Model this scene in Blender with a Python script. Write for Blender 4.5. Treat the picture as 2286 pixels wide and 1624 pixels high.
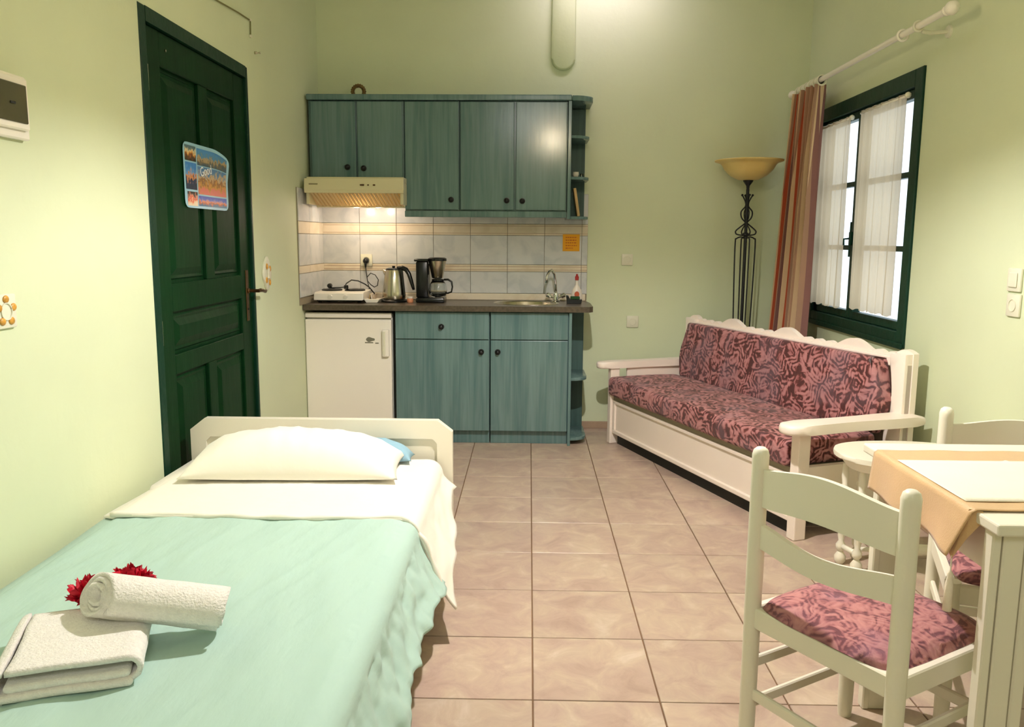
import bpy, bmesh, math, random
from mathutils import Vector, Matrix, Euler
from mathutils import noise as mnoise
random.seed(7)
S = bpy.context.scene
COL = S.collection
for o in list(bpy.data.objects): bpy.data.objects.remove(o)

# ------------------------------------------------------------------ camera, world, lights, exposure
CAMZ = 1.2
yaw, pitch, roll, FPX = 0.0199630143, 0.149840584, 0.00676614677, 1839.86
def cam_axes():
    f = Vector((-math.sin(yaw)*math.cos(pitch), math.cos(yaw)*math.cos(pitch), -math.sin(pitch)))
    r = Vector((math.cos(yaw), math.sin(yaw), 0)); u = r.cross(f)
    c, s = math.cos(roll), math.sin(roll)
    return c*r+s*u, -s*r+c*u, f
r_, u_, f_ = cam_axes()
cd = bpy.data.cameras.new('camera'); cam = bpy.data.objects.new('camera', cd); COL.objects.link(cam)
m = Matrix.Identity(4)
for i in range(3):
    m[i][0] = r_[i]; m[i][1] = u_[i]; m[i][2] = -f_[i]
m[2][3] = CAMZ
cam.matrix_world = m
cd.sensor_width = 36; cd.lens = FPX/2286*36; cd.clip_start = 0.02
S.camera = cam
S.view_settings.view_transform = 'Standard'; S.view_settings.look = 'None'
S.view_settings.gamma = 1; S.view_settings.use_curve_mapping = False
S.view_settings.exposure = 0.55

W = bpy.data.worlds.new('world'); S.world = W; W.use_nodes = True
bg = W.node_tree.nodes['Background']; bg.inputs[0].default_value = (0.80, 0.90, 1.0, 1); bg.inputs[1].default_value = 1.6

LX, LY, LZ = 0.19, 2.48, 2.05           # bulb of the pendant lamp
def point_light(name, loc, power, color, radius):
    l = bpy.data.lights.new(name, 'POINT'); l.energy = power; l.color = color; l.shadow_soft_size = radius
    o = bpy.data.objects.new(name, l); o.location = loc; COL.objects.link(o); return o
def area_light(name, loc, rot, size, sizey, power, color):
    l = bpy.data.lights.new(name, 'AREA'); l.energy = power; l.color = color; l.shape = 'RECTANGLE'; l.size = size; l.size_y = sizey
    o = bpy.data.objects.new(name, l); o.location = loc; o.rotation_euler = rot; COL.objects.link(o); return o
WARM = (1.0, 0.945, 0.945)
point_light('pendant_bulb', (LX, LY, LZ), 96, WARM, 0.022)
point_light('hood_lamp_inside', (-.985, 4.93, 1.445), 0.9, (1.0, 0.84, 0.68), 0.01)
area_light('rear_fill_light', (0.1, -1.2, 2.7), (math.radians(20), 0, 0), 0.9, 0.9, 14, (1.0, 0.96, 0.94))  # unseen fill added behind the camera to lift the ambient light
area_light('tube_light', (0.42, 4.9, 2.82), (math.radians(18), 0, 0), 0.6, 0.08, 2.4, (0.98, 0.80, 1.0))
for hx in (-1.03, -0.90):
    point_light('hood_bulb', (hx, 4.97, 1.372), 1.0, (1.0, 0.78, 0.62), 0.014)

# ------------------------------------------------------------------ material helpers
def srgb(r, g, b):
    def f(c):
        c /= 255.0
        return c/12.92 if c <= 0.04045 else ((c+0.055)/1.055)**2.4
    return (f(r), f(g), f(b), 1)
def newmat(name):
    m = bpy.data.materials.new(name); m.use_nodes = True
    nt = m.node_tree; b = nt.nodes['Principled BSDF']; return m, nt, b
def mat(name, col, rough=0.5, metal=0.0, noise=0.0, nscale=8.0, bump=0.0, bscale=60.0, stretch=(1,1,1), coat=0.0, sheen=0.0, trans=0.0, emis=None, col2=None, spec=0.5):
    m, nt, b = newmat(name)
    b.inputs['Roughness'].default_value = rough; b.inputs['Metallic'].default_value = metal
    b.inputs['Coat Weight'].default_value = coat; b.inputs['Coat Roughness'].default_value = 0.15
    b.inputs['Sheen Weight'].default_value = sheen; b.inputs['Transmission Weight'].default_value = trans
    b.inputs['Specular IOR Level'].default_value = spec
    b.inputs['Base Color'].default_value = col
    N = nt.nodes.new; L = nt.links.new
    if noise > 0 or bump > 0 or col2:
        tc = N('ShaderNodeTexCoord'); mp = N('ShaderNodeMapping'); mp.inputs['Scale'].default_value = stretch
        L(tc.outputs['Object'], mp.inputs['Vector'])
    if noise > 0 or col2:
        n = N('ShaderNodeTexNoise'); n.inputs['Scale'].default_value = nscale; n.inputs['Detail'].default_value = 5
        L(mp.outputs[0], n.inputs['Vector'])
        cr = N('ShaderNodeValToRGB'); L(n.outputs['Fac'], cr.inputs[0])
        c2 = col2 or tuple(max(0, c*(1-noise)) for c in col[:3])+(1,)
        c1 = col if col2 else tuple(min(1, c*(1+noise)) for c in col[:3])+(1,)
        cr.color_ramp.elements[0].color = c2; cr.color_ramp.elements[1].color = c1
        cr.color_ramp.elements[0].position = 0.32; cr.color_ramp.elements[1].position = 0.68
        L(cr.outputs[0], b.inputs['Base Color'])
    if bump > 0:
        n2 = N('ShaderNodeTexNoise'); n2.inputs['Scale'].default_value = bscale; n2.inputs['Detail'].default_value = 6
        L(mp.outputs[0], n2.inputs['Vector'])
        bp = N('ShaderNodeBump'); bp.inputs['Strength'].default_value = bump; bp.inputs['Distance'].default_value = 0.01
        L(n2.outputs['Fac'], bp.inputs['Height']); L(bp.outputs[0], b.inputs['Normal'])
    if emis:
        b.inputs['Emission Color'].default_value = emis[0]; b.inputs['Emission Strength'].default_value = emis[1]
    return m

M = {}
M['wall'] = mat('wall_paint', srgb(214, 223, 186), 0.62, noise=0.035, nscale=1.6, bump=0.12, bscale=26)
M['ceil'] = mat('ceiling_paint', srgb(240, 238, 224), 0.8, noise=0.02)
M['door'] = mat('dark_green_gloss_paint', srgb(5, 42, 16), 0.5, noise=0.12, nscale=5, bump=0.18, bscale=18, stretch=(1, 1, 0.25), spec=0.12)
M['frame'] = mat('dark_green_frame_paint', srgb(5, 46, 30), 0.45, noise=0.1, nscale=6, bump=0.25, bscale=22, spec=0.25)
M['white'] = mat('cream_lacquer', srgb(240, 234, 214), 0.34, noise=0.02, nscale=3, bump=0.04, bscale=30)
M['sofawood'] = mat('pale_pinkish_cream_lacquer', srgb(250, 236, 222), 0.4, noise=0.02, nscale=3, bump=0.04, bscale=30)
M['applw'] = mat('white_enamel', srgb(244, 238, 224), 0.3)
M['plast'] = mat('ivory_plastic', srgb(226, 224, 200), 0.4)
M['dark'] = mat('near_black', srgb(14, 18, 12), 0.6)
M['black'] = mat('black_plastic', srgb(16, 17, 17), 0.25)
M['iron'] = mat('black_wrought_iron', srgb(14, 16, 18), 0.45, bump=0.2, bscale=120)
M['steel'] = mat('brushed_steel', srgb(200, 192, 172), 0.22, 1.0, noise=0.08, nscale=30, stretch=(1, 1, 0.05))
M['chrome'] = mat('chrome', srgb(225, 225, 222), 0.08, 1.0)
M['bronze'] = mat('aged_bronze', srgb(92, 66, 38), 0.4, 0.8, noise=0.2, nscale=40)
M['knob'] = mat('black_metal_knob', srgb(24, 24, 24), 0.3, 0.4)
M['counter'] = mat('brown_laminate', srgb(92, 82, 66), 0.28, noise=0.25, nscale=60, col2=srgb(66, 58, 46))
M['sheet'] = mat('white_cotton', srgb(246, 240, 226), 0.85, noise=0.015, nscale=4, bump=0.25, bscale=14, sheen=0.2)
M['pillow'] = mat('white_pillowcase', srgb(250, 246, 234), 0.85, bump=0.3, bscale=10, sheen=0.2)
M['bluep'] = mat('pale_blue_pillowcase', srgb(140, 178, 196), 0.85, bump=0.2, bscale=12)
M['mint'] = mat('mint_blanket', srgb(176, 206, 194), 0.8, noise=0.035, nscale=3, bump=0.9, bscale=9, stretch=(1, 0.3, 1), sheen=0.1)
M['towel'] = mat('white_terry', srgb(250, 244, 236), 0.95, noise=0.05, nscale=90, bump=0.5, bscale=220, sheen=0.5)
M['red'] = mat('crimson_petals', srgb(205, 2, 44), 0.6, noise=0.25, nscale=30)
M['glass'] = mat('clear_glass', srgb(245, 250, 250), 0.03, trans=1.0)
M['peach'] = mat('peach_satin_cloth', srgb(212, 174, 124), 0.5, noise=0.05, nscale=10, bump=0.15, bscale=300, sheen=0.3)
M['cream'] = mat('cream_cloth', srgb(250, 240, 216), 0.75, noise=0.02, nscale=10, bump=0.15, bscale=260)
M['bowl'] = mat('amber_alabaster_glass', srgb(236, 212, 140), 0.35, noise=0.08, nscale=5, col2=srgb(226, 192, 112))
M['grout'] = mat('brown_grout', srgb(120, 92, 66), 0.9, noise=0.1)
M['wgrout'] = mat('grey_grout', srgb(150, 140, 118), 0.9)
M['skirt'] = mat('skirting_tile', srgb(176, 150, 124), 0.45, noise=0.08, nscale=9)
M['orange'] = mat('orange_notice_paper', srgb(240, 170, 20), 0.7)
M['ink'] = mat('dark_orange_ink', srgb(190, 90, 10), 0.7)
M['wicker'] = mat('brown_wicker', srgb(120, 96, 50), 0.8, noise=0.3, nscale=60, bump=0.5, bscale=80)
M['tan'] = mat('tan_wood', srgb(190, 160, 110), 0.6, noise=0.1, nscale=12, stretch=(6, 6, 1))
M['gold'] = mat('gold_transfer_print', srgb(205, 150, 60), 0.4, noise=0.3, nscale=120)
M['soap'] = mat('white_soap_plastic', srgb(235, 225, 212), 0.35)
M['redcap'] = mat('red_plastic', srgb(170, 24, 24), 0.4)
M['smoke'] = mat('smoked_plastic_cover', srgb(74, 70, 46), 0.25, noise=0.1, nscale=8)
M['grey'] = mat('grey_slats', srgb(150, 142, 118), 0.6)

def wood(name, c1, c2, rough=0.33, horiz=False):
    m, nt, b = newmat(name); N = nt.nodes.new; L = nt.links.new
    tc = N('ShaderNodeTexCoord'); mp = N('ShaderNodeMapping'); mp.inputs['Scale'].default_value = (1, 1, 0.045)
    L(tc.outputs['Object'], mp.inputs[0])
    n = N('ShaderNodeTexNoise'); n.inputs['Scale'].default_value = 55; n.inputs['Detail'].default_value = 7; n.inputs['Distortion'].default_value = 0.6
    L(mp.outputs[0], n.inputs['Vector'])
    n3 = N('ShaderNodeTexNoise'); n3.inputs['Scale'].default_value = 9; n3.inputs['Detail'].default_value = 3; L(mp.outputs[0], n3.inputs['Vector'])
    ad = N('ShaderNodeMath'); ad.operation = 'MULTIPLY_ADD'; ad.inputs[1].default_value = 0.5; L(n3.outputs['Fac'], ad.inputs[0])
    sc = N('ShaderNodeMath'); sc.operation = 'MULTIPLY'; sc.inputs[1].default_value = 0.5; L(n.outputs['Fac'], sc.inputs[0]); L(sc.outputs[0], ad.inputs[2])
    cr = N('ShaderNodeValToRGB'); cr.color_ramp.elements[0].position = 0.38; cr.color_ramp.elements[1].position = 0.6
    cr.color_ramp.elements[0].color = c2; cr.color_ramp.elements[1].color = c1
    L(ad.outputs[0], cr.inputs[0]); L(cr.outputs[0], b.inputs['Base Color'])
    bp = N('ShaderNodeBump'); bp.inputs['Strength'].default_value = 0.14; bp.inputs['Distance'].default_value = 0.001
    L(n.outputs['Fac'], bp.inputs['Height']); L(bp.outputs[0], b.inputs['Normal'])
    b.inputs['Roughness'].default_value = rough
    return m
M['cab'] = wood('teal_stained_oak', srgb(110, 138, 136), srgb(84, 114, 114), 0.17)
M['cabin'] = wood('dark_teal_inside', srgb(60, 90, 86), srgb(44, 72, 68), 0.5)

def floor_mat():
    m, nt, b = newmat('mottled_beige_tile'); N = nt.nodes.new; L = nt.links.new
    tc = N('ShaderNodeTexCoord'); oi = N('ShaderNodeObjectInfo')
    va = N('ShaderNodeVectorMath'); va.operation = 'ADD'
    mu = N('ShaderNodeMath'); mu.operation = 'MULTIPLY'; mu.inputs[1].default_value = 37.0; L(oi.outputs['Random'], mu.inputs[0])
    L(tc.outputs['Object'], va.inputs[0]); L(mu.outputs[0], va.inputs[1])
    n = N('ShaderNodeTexNoise'); n.inputs['Scale'].default_value = 9; n.inputs['Detail'].default_value = 8; n.inputs['Roughness'].default_value = 0.62; n.inputs['Distortion'].default_value = 0.8
    L(va.outputs[0], n.inputs['Vector'])
    cr = N('ShaderNodeValToRGB'); e = cr.color_ramp.elements
    e[0].position = 0.28; e[0].color = srgb(172, 148, 132); e[1].position = 0.72; e[1].color = srgb(212, 194, 176)
    x = e.new(0.45); x.color = srgb(188, 164, 148); x = e.new(0.58); x.color = srgb(198, 178, 156)
    L(n.outputs['Fac'], cr.inputs[0])
    hs = N('ShaderNodeHueSaturation'); L(cr.outputs[0], hs.inputs['Color'])
    mr = N('ShaderNodeMapRange'); mr.inputs[3].default_value = 0.9; mr.inputs[4].default_value = 1.03; L(oi.outputs['Random'], mr.inputs[0]); L(mr.outputs[0], hs.inputs['Value'])
    L(hs.outputs[0], b.inputs['Base Color'])
    b.inputs['Roughness'].default_value = 0.34
    bp = N('ShaderNodeBump'); bp.inputs['Strength'].default_value = 0.15; bp.inputs['Distance'].default_value = 0.004
    L(n.outputs['Fac'], bp.inputs['Height']); L(bp.outputs[0], b.inputs['Normal'])
    return m
M['floor'] = floor_mat()

def walltile_mat(name, cols, rough=0.18):
    m, nt, b = newmat(name); N = nt.nodes.new; L = nt.links.new
    tc = N('ShaderNodeTexCoord'); oi = N('ShaderNodeObjectInfo'); va = N('ShaderNodeVectorMath'); va.operation = 'ADD'
    mu = N('ShaderNodeMath'); mu.operation = 'MULTIPLY'; mu.inputs[1].default_value = 23.0; L(oi.outputs['Random'], mu.inputs[0])
    L(tc.outputs['Object'], va.inputs[0]); L(mu.outputs[0], va.inputs[1])
    n = N('ShaderNodeTexNoise'); n.inputs['Scale'].default_value = 7; n.inputs['Detail'].default_value = 4; n.inputs['Distortion'].default_value = 1.2
    L(va.outputs[0], n.inputs['Vector']); cr = N('ShaderNodeValToRGB'); e = cr.color_ramp.elements
    e[0].position = 0.33; e[0].color = cols[0]; e[1].position = 0.55; e[1].color = cols[1]
    L(n.outputs['Fac'], cr.inputs[0]); L(cr.outputs[0], b.inputs['Base Color']); b.inputs['Roughness'].default_value = rough
    return m
M['btile'] = walltile_mat('pale_grey_blue_tile', (srgb(196, 200, 202), srgb(214, 215, 214)))
M['bord'] = walltile_mat('cream_border_tile', (srgb(222, 208, 182), srgb(234, 222, 200)))
M['bordl'] = mat('tan_border_line', srgb(196, 172, 146), 0.3)

def pattern_mat(name, scale, cols, rings, blot, tintk=0.35, rough=0.85, soft=0.0):
    m, nt, b = newmat(name); N = nt.nodes.new; L = nt.links.new
    tc = N('ShaderNodeTexCoord')
    wn = N('ShaderNodeTexNoise'); wn.inputs['Scale'].default_value = 10; wn.inputs['Detail'].default_value = 2; L(tc.outputs['Object'], wn.inputs['Vector'])
    wv = N('ShaderNodeVectorMath'); wv.operation = 'MULTIPLY_ADD'; wv.inputs[1].default_value = (.05, .05, .05); L(wn.outputs['Color'], wv.inputs[0]); L(tc.outputs['Object'], wv.inputs[2])
    rot = N('ShaderNodeMapping'); rot.inputs['Rotation'].default_value = (.6, .5, .7); L(wv.outputs[0], rot.inputs[0])
    vo = N('ShaderNodeTexVoronoi'); vo.distance = 'MANHATTAN'; vo.inputs['Scale'].default_value = scale; L(rot.outputs[0], vo.inputs['Vector'])
    fr = N('ShaderNodeMath'); fr.operation = 'MULTIPLY'; fr.inputs[1].default_value = rings; L(vo.outputs['Distance'], fr.inputs[0])
    sn = N('ShaderNodeMath'); sn.operation = 'SINE'; L(fr.outputs[0], sn.inputs[0])
    n2 = N('ShaderNodeTexNoise'); n2.inputs['Scale'].default_value = blot; n2.inputs['Detail'].default_value = 3; n2.inputs['Distortion'].default_value = 2.2; L(rot.outputs[0], n2.inputs['Vector'])
    s2 = N('ShaderNodeMath'); s2.operation = 'MULTIPLY_ADD'; s2.inputs[1].default_value = 9.0; s2.inputs[2].default_value = -4.5; L(n2.outputs['Fac'], s2.inputs[0])
    sm = N('ShaderNodeMath'); sm.operation = 'MULTIPLY'; sm.inputs[1].default_value = 1.0-soft; L(sn.outputs[0], sm.inputs[0])
    a2 = N('ShaderNodeMath'); a2.operation = 'ADD'; L(sm.outputs[0], a2.inputs[0]); L(s2.outputs[0], a2.inputs[1])
    mr = N('ShaderNodeMapRange'); mr.inputs[1].default_value = -1.8; mr.inputs[2].default_value = 1.8; L(a2.outputs[0], mr.inputs[0])
    cr = N('ShaderNodeValToRGB'); e = cr.color_ramp.elements; c = cols
    e[0].position = 0.20; e[0].color = c[0]; e[1].position = 0.92; e[1].color = c[3]
    x = e.new(0.40); x.color = c[1]; x = e.new(0.52); x.color = c[2]
    L(mr.outputs[0], cr.inputs[0])
    n4 = N('ShaderNodeTexNoise'); n4.inputs['Scale'].default_value = 6; L(tc.outputs['Object'], n4.inputs['Vector'])
    mx = N('ShaderNodeMix'); mx.data_type = 'RGBA'; mx.inputs[7].default_value = c[4]
    tm = N('ShaderNodeMapRange'); tm.inputs[1].default_value = .5; tm.inputs[2].default_value = .7; tm.inputs[4].default_value = tintk; L(n4.outputs['Fac'], tm.inputs[0]); L(tm.outputs[0], mx.inputs[0])
    L(cr.outputs[0], mx.inputs[6]); L(mx.outputs[2], b.inputs['Base Color'])
    b.inputs['Roughness'].default_value = rough; b.inputs['Sheen Weight'].default_value = 0.15
    bp = N('ShaderNodeBump'); bp.inputs['Strength'].default_value = 0.25; bp.inputs['Distance'].default_value = 0.002
    L(a2.outputs[0], bp.inputs['Height']); L(bp.outputs[0], b.inputs['Normal'])
    return m
M['sofafab'] = pattern_mat('maroon_and_pink_jacquard', 8.5, [srgb(74, 28, 26), srgb(104, 46, 40), srgb(158, 98, 98), srgb(182, 126, 124), srgb(124, 106, 118)], 24, 13)
M['seatfab'] = pattern_mat('rose_chair_fabric', 9, [srgb(112, 60, 68), srgb(158, 96, 100), srgb(174, 114, 114), srgb(190, 132, 128), srgb(150, 112, 134)], 34, 20, .5, soft=.45)
def curtain_mat():
    m, nt, b = newmat('striped_curtain_cloth'); N = nt.nodes.new; L = nt.links.new
    uv = N('ShaderNodeUVMap'); uv.uv_map = 'u'; sep = N('ShaderNodeSeparateXYZ'); L(uv.outputs[0], sep.inputs[0])
    cr = N('ShaderNodeValToRGB'); cr.color_ramp.interpolation = 'CONSTANT'; e = cr.color_ramp.elements
    tan, dk, rd, lt = srgb(168, 130, 104), srgb(110, 74, 56), srgb(178, 78, 44), srgb(214, 186, 146)
    mau = srgb(134, 92, 84)
    seq = [(0, lt), (.08, dk), (.10, tan), (.19, lt), (.24, rd), (.33, mau), (.40, lt), (.46, tan), (.55, mau), (.63, lt), (.69, mau), (.78, tan), (.86, lt), (.93, dk), (.95, lt)]
    e[0].position = 0; e[0].color = seq[0][1]; e[1].position = seq[1][0]; e[1].color = seq[1][1]
    for p, c in seq[2:]:
        x = e.new(p); x.color = c
    L(sep.outputs[0], cr.inputs[0]); L(cr.outputs[0], b.inputs['Base Color']); b.inputs['Roughness'].default_value = 0.85
    return m
M['curtain'] = curtain_mat()

def sheer_mat():
    m, nt, b = newmat('ivory_sheer_net'); N = nt.nodes.new; L = nt.links.new
    out = nt.nodes['Material Output']; nt.nodes.remove(b)
    d = N('ShaderNodeBsdfDiffuse'); d.inputs[0].default_value = srgb(206, 188, 156)
    t = N('ShaderNodeBsdfTranslucent'); t.inputs[0].default_value = srgb(206, 186, 156)
    p = N('ShaderNodeBsdfTransparent'); p.inputs[0].default_value = (1, 0.97, 0.9, 1)
    m1 = N('ShaderNodeMixShader'); m1.inputs[0].default_value = 0.6; L(d.outputs[0], m1.inputs[1]); L(t.outputs[0], m1.inputs[2])
    m2 = N('ShaderNodeMixShader'); m2.inputs[0].default_value = 0.10; L(m1.outputs[0], m2.inputs[1]); L(p.outputs[0], m2.inputs[2])
    L(m2.outputs[0], out.inputs[0]); return m
M['sheer'] = sheer_mat()
def shade_mat():
    m, nt, b = newmat('frosted_shade'); N = nt.nodes.new; L = nt.links.new
    out = nt.nodes['Material Output']; nt.nodes.remove(b)
    d = N('ShaderNodeBsdfDiffuse'); d.inputs[0].default_value = srgb(235, 225, 200)
    p = N('ShaderNodeBsdfTransparent'); p.inputs[0].default_value = (1, 0.95, 0.82, 1)
    m2 = N('ShaderNodeMixShader'); m2.inputs[0].default_value = 0.30; L(d.outputs[0], m2.inputs[1]); L(p.outputs[0], m2.inputs[2])
    L(m2.outputs[0], out.inputs[0]); return m
M['shade'] = shade_mat()
def translucent(name, c):
    m, nt, b = newmat(name); N = nt.nodes.new; L = nt.links.new
    out = nt.nodes['Material Output']; nt.nodes.remove(b)
    d = N('ShaderNodeBsdfDiffuse'); d.inputs[0].default_value = c; t = N('ShaderNodeBsdfTranslucent'); t.inputs[0].default_value = c
    m1 = N('ShaderNodeMixShader'); m1.inputs[0].default_value = 0.6; L(d.outputs[0], m1.inputs[1]); L(t.outputs[0], m1.inputs[2]); L(m1.outputs[0], out.inputs[0]); return m
M['slat'] = translucent('ribbed_lamp_cover', srgb(244, 234, 206))
M['filt'] = translucent('filter_sheet', srgb(224, 208, 180))

def pane_mat():
    m, nt, b = newmat('window_glass'); N = nt.nodes.new; L = nt.links.new
    out = nt.nodes['Material Output']; nt.nodes.remove(b)
    g = N('ShaderNodeBsdfGlossy'); g.inputs[1].default_value = 0.02
    p = N('ShaderNodeBsdfTransparent'); p.inputs[0].default_value = (0.96, 0.98, 0.98, 1)
    m2 = N('ShaderNodeMixShader'); m2.inputs[0].default_value = 0.93; L(g.outputs[0], m2.inputs[1]); L(p.outputs[0], m2.inputs[2])
    L(m2.outputs[0], out.inputs[0]); return m
M['pane'] = pane_mat()

# ------------------------------------------------------------------ geometry helpers
def box(bm, x0, x1, y0, y1, z0, z1, bev=0.0, mx=None, seg=1):
    r = bmesh.ops.create_cube(bm, size=1)
    vs = r['verts']
    for v in vs:
        v.co = Vector(((x0+x1)/2+v.co.x*(x1-x0), (y0+y1)/2+v.co.y*(y1-y0), (z0+z1)/2+v.co.z*(z1-z0)))
    if bev > 0:
        es = list({e for v in vs for e in v.link_edges})
        rr = bmesh.ops.bevel(bm, geom=es, offset=bev, segments=seg, affect='EDGES', profile=0.5)
        vs = list({v for f in rr['faces'] for v in f.verts} | {v for v in vs if v.is_valid})
    if mx is not None:
        bmesh.ops.transform(bm, matrix=mx, verts=vs)
    return vs
def lathe(bm, prof, seg=20, cx=0, cy=0, cz=0, mx=None, cap=True):
    rings = []
    for r, z in prof:
        rings.append([bm.verts.new((cx+r*math.cos(2*math.pi*i/seg), cy+r*math.sin(2*math.pi*i/seg), cz+z)) for i in range(seg)])
    for a, b in zip(rings, rings[1:]):
        for i in range(seg):
            j = (i+1) % seg; bm.faces.new((a[i], a[j], b[j], b[i]))
    if cap:
        if prof[0][0] > 1e-5: bm.faces.new(list(reversed(rings[0])))
        if prof[-1][0] > 1e-5: bm.faces.new(rings[-1])
    vs = [v for r in rings for v in r]
    if mx is not None: bmesh.ops.transform(bm, matrix=mx, verts=vs)
    return vs
def along(p, q):
    p, q = Vector(p), Vector(q); d = q-p
    return Matrix.Translation(p) @ d.to_track_quat('Z', 'Y').to_matrix().to_4x4(), d.length
def tube(bm, pts, rad, seg=8, closed=False):
    pts = [Vector(p) for p in pts]; n = len(pts); rings = []
    rads = rad if isinstance(rad, (list, tuple)) else [rad]*n
    up = None
    for i in range(n):
        if closed: t = (pts[(i+1) % n]-pts[i-1]).normalized()
        else: t = (pts[min(i+1, n-1)]-pts[max(i-1, 0)]).normalized()
        if up is None:
            up = Vector((0, 0, 1)) if abs(t.z) < 0.9 else Vector((1, 0, 0))
        s = t.cross(up).normalized(); up = s.cross(t).normalized()
        rings.append([bm.verts.new(pts[i]+rads[i]*(math.cos(2*math.pi*k/seg)*s+math.sin(2*math.pi*k/seg)*up)) for k in range(seg)])
    rg = range(n) if closed else range(n-1)
    for i in rg:
        a, b = rings[i], rings[(i+1) % n]
        for k in range(seg):
            j = (k+1) % seg
            try: bm.faces.new((a[k], a[j], b[j], b[k]))
            except ValueError: pass
    if not closed:
        bm.faces.new(list(reversed(rings[0]))); bm.faces.new(rings[-1])
def prism(bm, poly, axis, a, b, bev=0.0):
    """poly of 2D points; axis 'x': points are (y,z); 'y': (x,z); 'z': (x,y)"""
    def mk(p, t):
        return {'x': (t, p[0], p[1]), 'y': (p[0], t, p[1]), 'z': (p[0], p[1], t)}[axis]
    va = [bm.verts.new(mk(p, a)) for p in poly]; vb = [bm.verts.new(mk(p, b)) for p in poly]
    f1 = bm.faces.new(va); f2 = bm.faces.new(list(reversed(vb)))
    n = len(poly)
    for i in range(n):
        j = (i+1) % n; bm.faces.new((va[j], va[i], vb[i], vb[j]))
    if bev > 0:
        es = list(f1.edges)+list(f2.edges)
        bmesh.ops.bevel(bm, geom=es, offset=bev, segments=2, affect='EDGES', profile=0.5)
    return va+vb
def grid(bm, fn, nu, nv, closed_u=False):
    g = [[bm.verts.new(fn(i/nu, j/nv)) for j in range(nv+1)] for i in range(nu+1)]
    for i in range(nu):
        for j in range(nv):
            bm.faces.new((g[i][j], g[i+1][j], g[i+1][j+1], g[i][j+1]))
    return g
def BM(): return bmesh.new()
def obj(name, bm, m, parent=None, smooth=False, world=False, label=None, angle=None):
    bmesh.ops.recalc_face_normals(bm, faces=bm.faces)
    if world and parent is not None:
        bmesh.ops.transform(bm, matrix=wm(parent).inverted(), verts=bm.verts)
    me = bpy.data.meshes.new(name); bm.to_mesh(me); bm.free()
    if m is not None: me.materials.append(m)
    if smooth:
        me.polygons.foreach_set('use_smooth', [True]*len(me.polygons))
        if angle: me.set_sharp_from_angle(angle=math.radians(angle))
    o = bpy.data.objects.new(name, me); COL.objects.link(o)
    if parent is not None: o.parent = parent
    if label: o['label'] = label
    return o
def wm(o):
    m = Matrix.Translation(o.location) @ o.rotation_euler.to_matrix().to_4x4() @ Matrix.Diagonal((*o.scale, 1))
    return wm(o.parent) @ m if o.parent else m
def tag(o, label, cat, group=None):
    o['label'] = label; o['category'] = cat
    if group: o['group'] = group
    return o
def thing(name, label, cat, loc=(0, 0, 0), rotz=0.0, group=None):
    o = bpy.data.objects.new(name, None); COL.objects.link(o); o.empty_display_size = 0.1
    o.location = loc; o.rotation_euler = (0, 0, rotz); return tag(o, label, cat, group)
def struct(name, bm, m, **k):
    o = obj(name, bm, m, **k); o['kind'] = 'structure'; return o
def bxo(name, m, parent, dims, bev=0.0, world=False, label=None, seg=1):
    bm = BM(); box(bm, *dims, bev=bev, seg=seg); return obj(name, bm, m, parent, world=world, label=label, smooth=False)
def copy_tree(o, parent=None):
    c = o.copy(); COL.objects.link(c); c.parent = parent
    for ch in [x for x in o.children]: copy_tree(ch, c)
    return c

# ------------------------------------------------------------------ room shell
XL, XR, YB, YR, ZC = -1.30, 1.675, 5.20, -1.9, 3.0
bm = BM(); box(bm, XL-.1, XR+.1, YR-.1, YB+.1, -0.1, -0.004)
FLOOR = struct('floor', bm, M['grout'])
tx0, tdx, ty0, tdy = 0.0205, 0.3345, 2.015, 0.3437
tile_me = None
i0 = math.floor((XL-tx0)/tdx); i1 = math.ceil((XR-tx0)/tdx)
j0 = math.floor((0.9-ty0)/tdy); j1 = math.ceil((YB-ty0)/tdy)
for i in range(i0, i1):
    for j in range(j0, j1):
        x0 = max(XL, tx0+i*tdx)+.0022; x1 = min(XR, tx0+(i+1)*tdx)-.0022
        y0 = ty0+j*tdy+.0022; y1 = min(YB, ty0+(j+1)*tdy)-.0022
        if x1-x0 < .01 or y1-y0 < .01: continue
        full = abs((x1-x0)-(tdx-.0044)) < 1e-4 and abs((y1-y0)-(tdy-.0044)) < 1e-4
        if full and tile_me:
            o = bpy.data.objects.new('floor_tile', tile_me); COL.objects.link(o); o.parent = FLOOR
        else:
            w, h = (x1-x0)/2, (y1-y0)/2
            bm = BM(); box(bm, -w, w, -h, h, -0.008, 0, bev=0.0012)
            o = obj('floor_tile', bm, M['floor'], FLOOR)
            if full: tile_me = o.data
        o.location = ((x0+x1)/2, (y0+y1)/2, random.uniform(-.0004, .0002))
# the strip of floor behind the camera
bm = BM(); box(bm, XL, XR, YR, ty0+j0*tdy, -0.006, 0); obj('floor_tile', bm, M['floor'], FLOOR)

bm = BM(); box(bm, XL-.12, XR+.12, YB, YB+.12, -.004, ZC); WB = struct('wall_back', bm, M['wall'])
bm = BM(); box(bm, XL-.12, XR+.12, YR-.12, YR, -.004, ZC); struct('wall_rear', bm, M['wall'])
bm = BM(); box(bm, XL-.12, XR+.12, YR-.12, YB+.12, ZC, ZC+.1); struct('ceiling', bm, M['ceil'])
# left wall with the door recess
DY0, DY1, DZ = 2.833, 3.895, 1.968
bm = BM()
box(bm, XL-.16, XL, YR, DY0, -.004, ZC); box(bm, XL-.16, XL, DY1, YB, -.004, ZC); box(bm, XL-.16, XL, DY0, DY1, DZ, ZC)
box(bm, XL-.17, XL-.16, YR, YB, -.004, ZC)
WL = struct('wall_left', bm, M['wall'])
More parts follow.
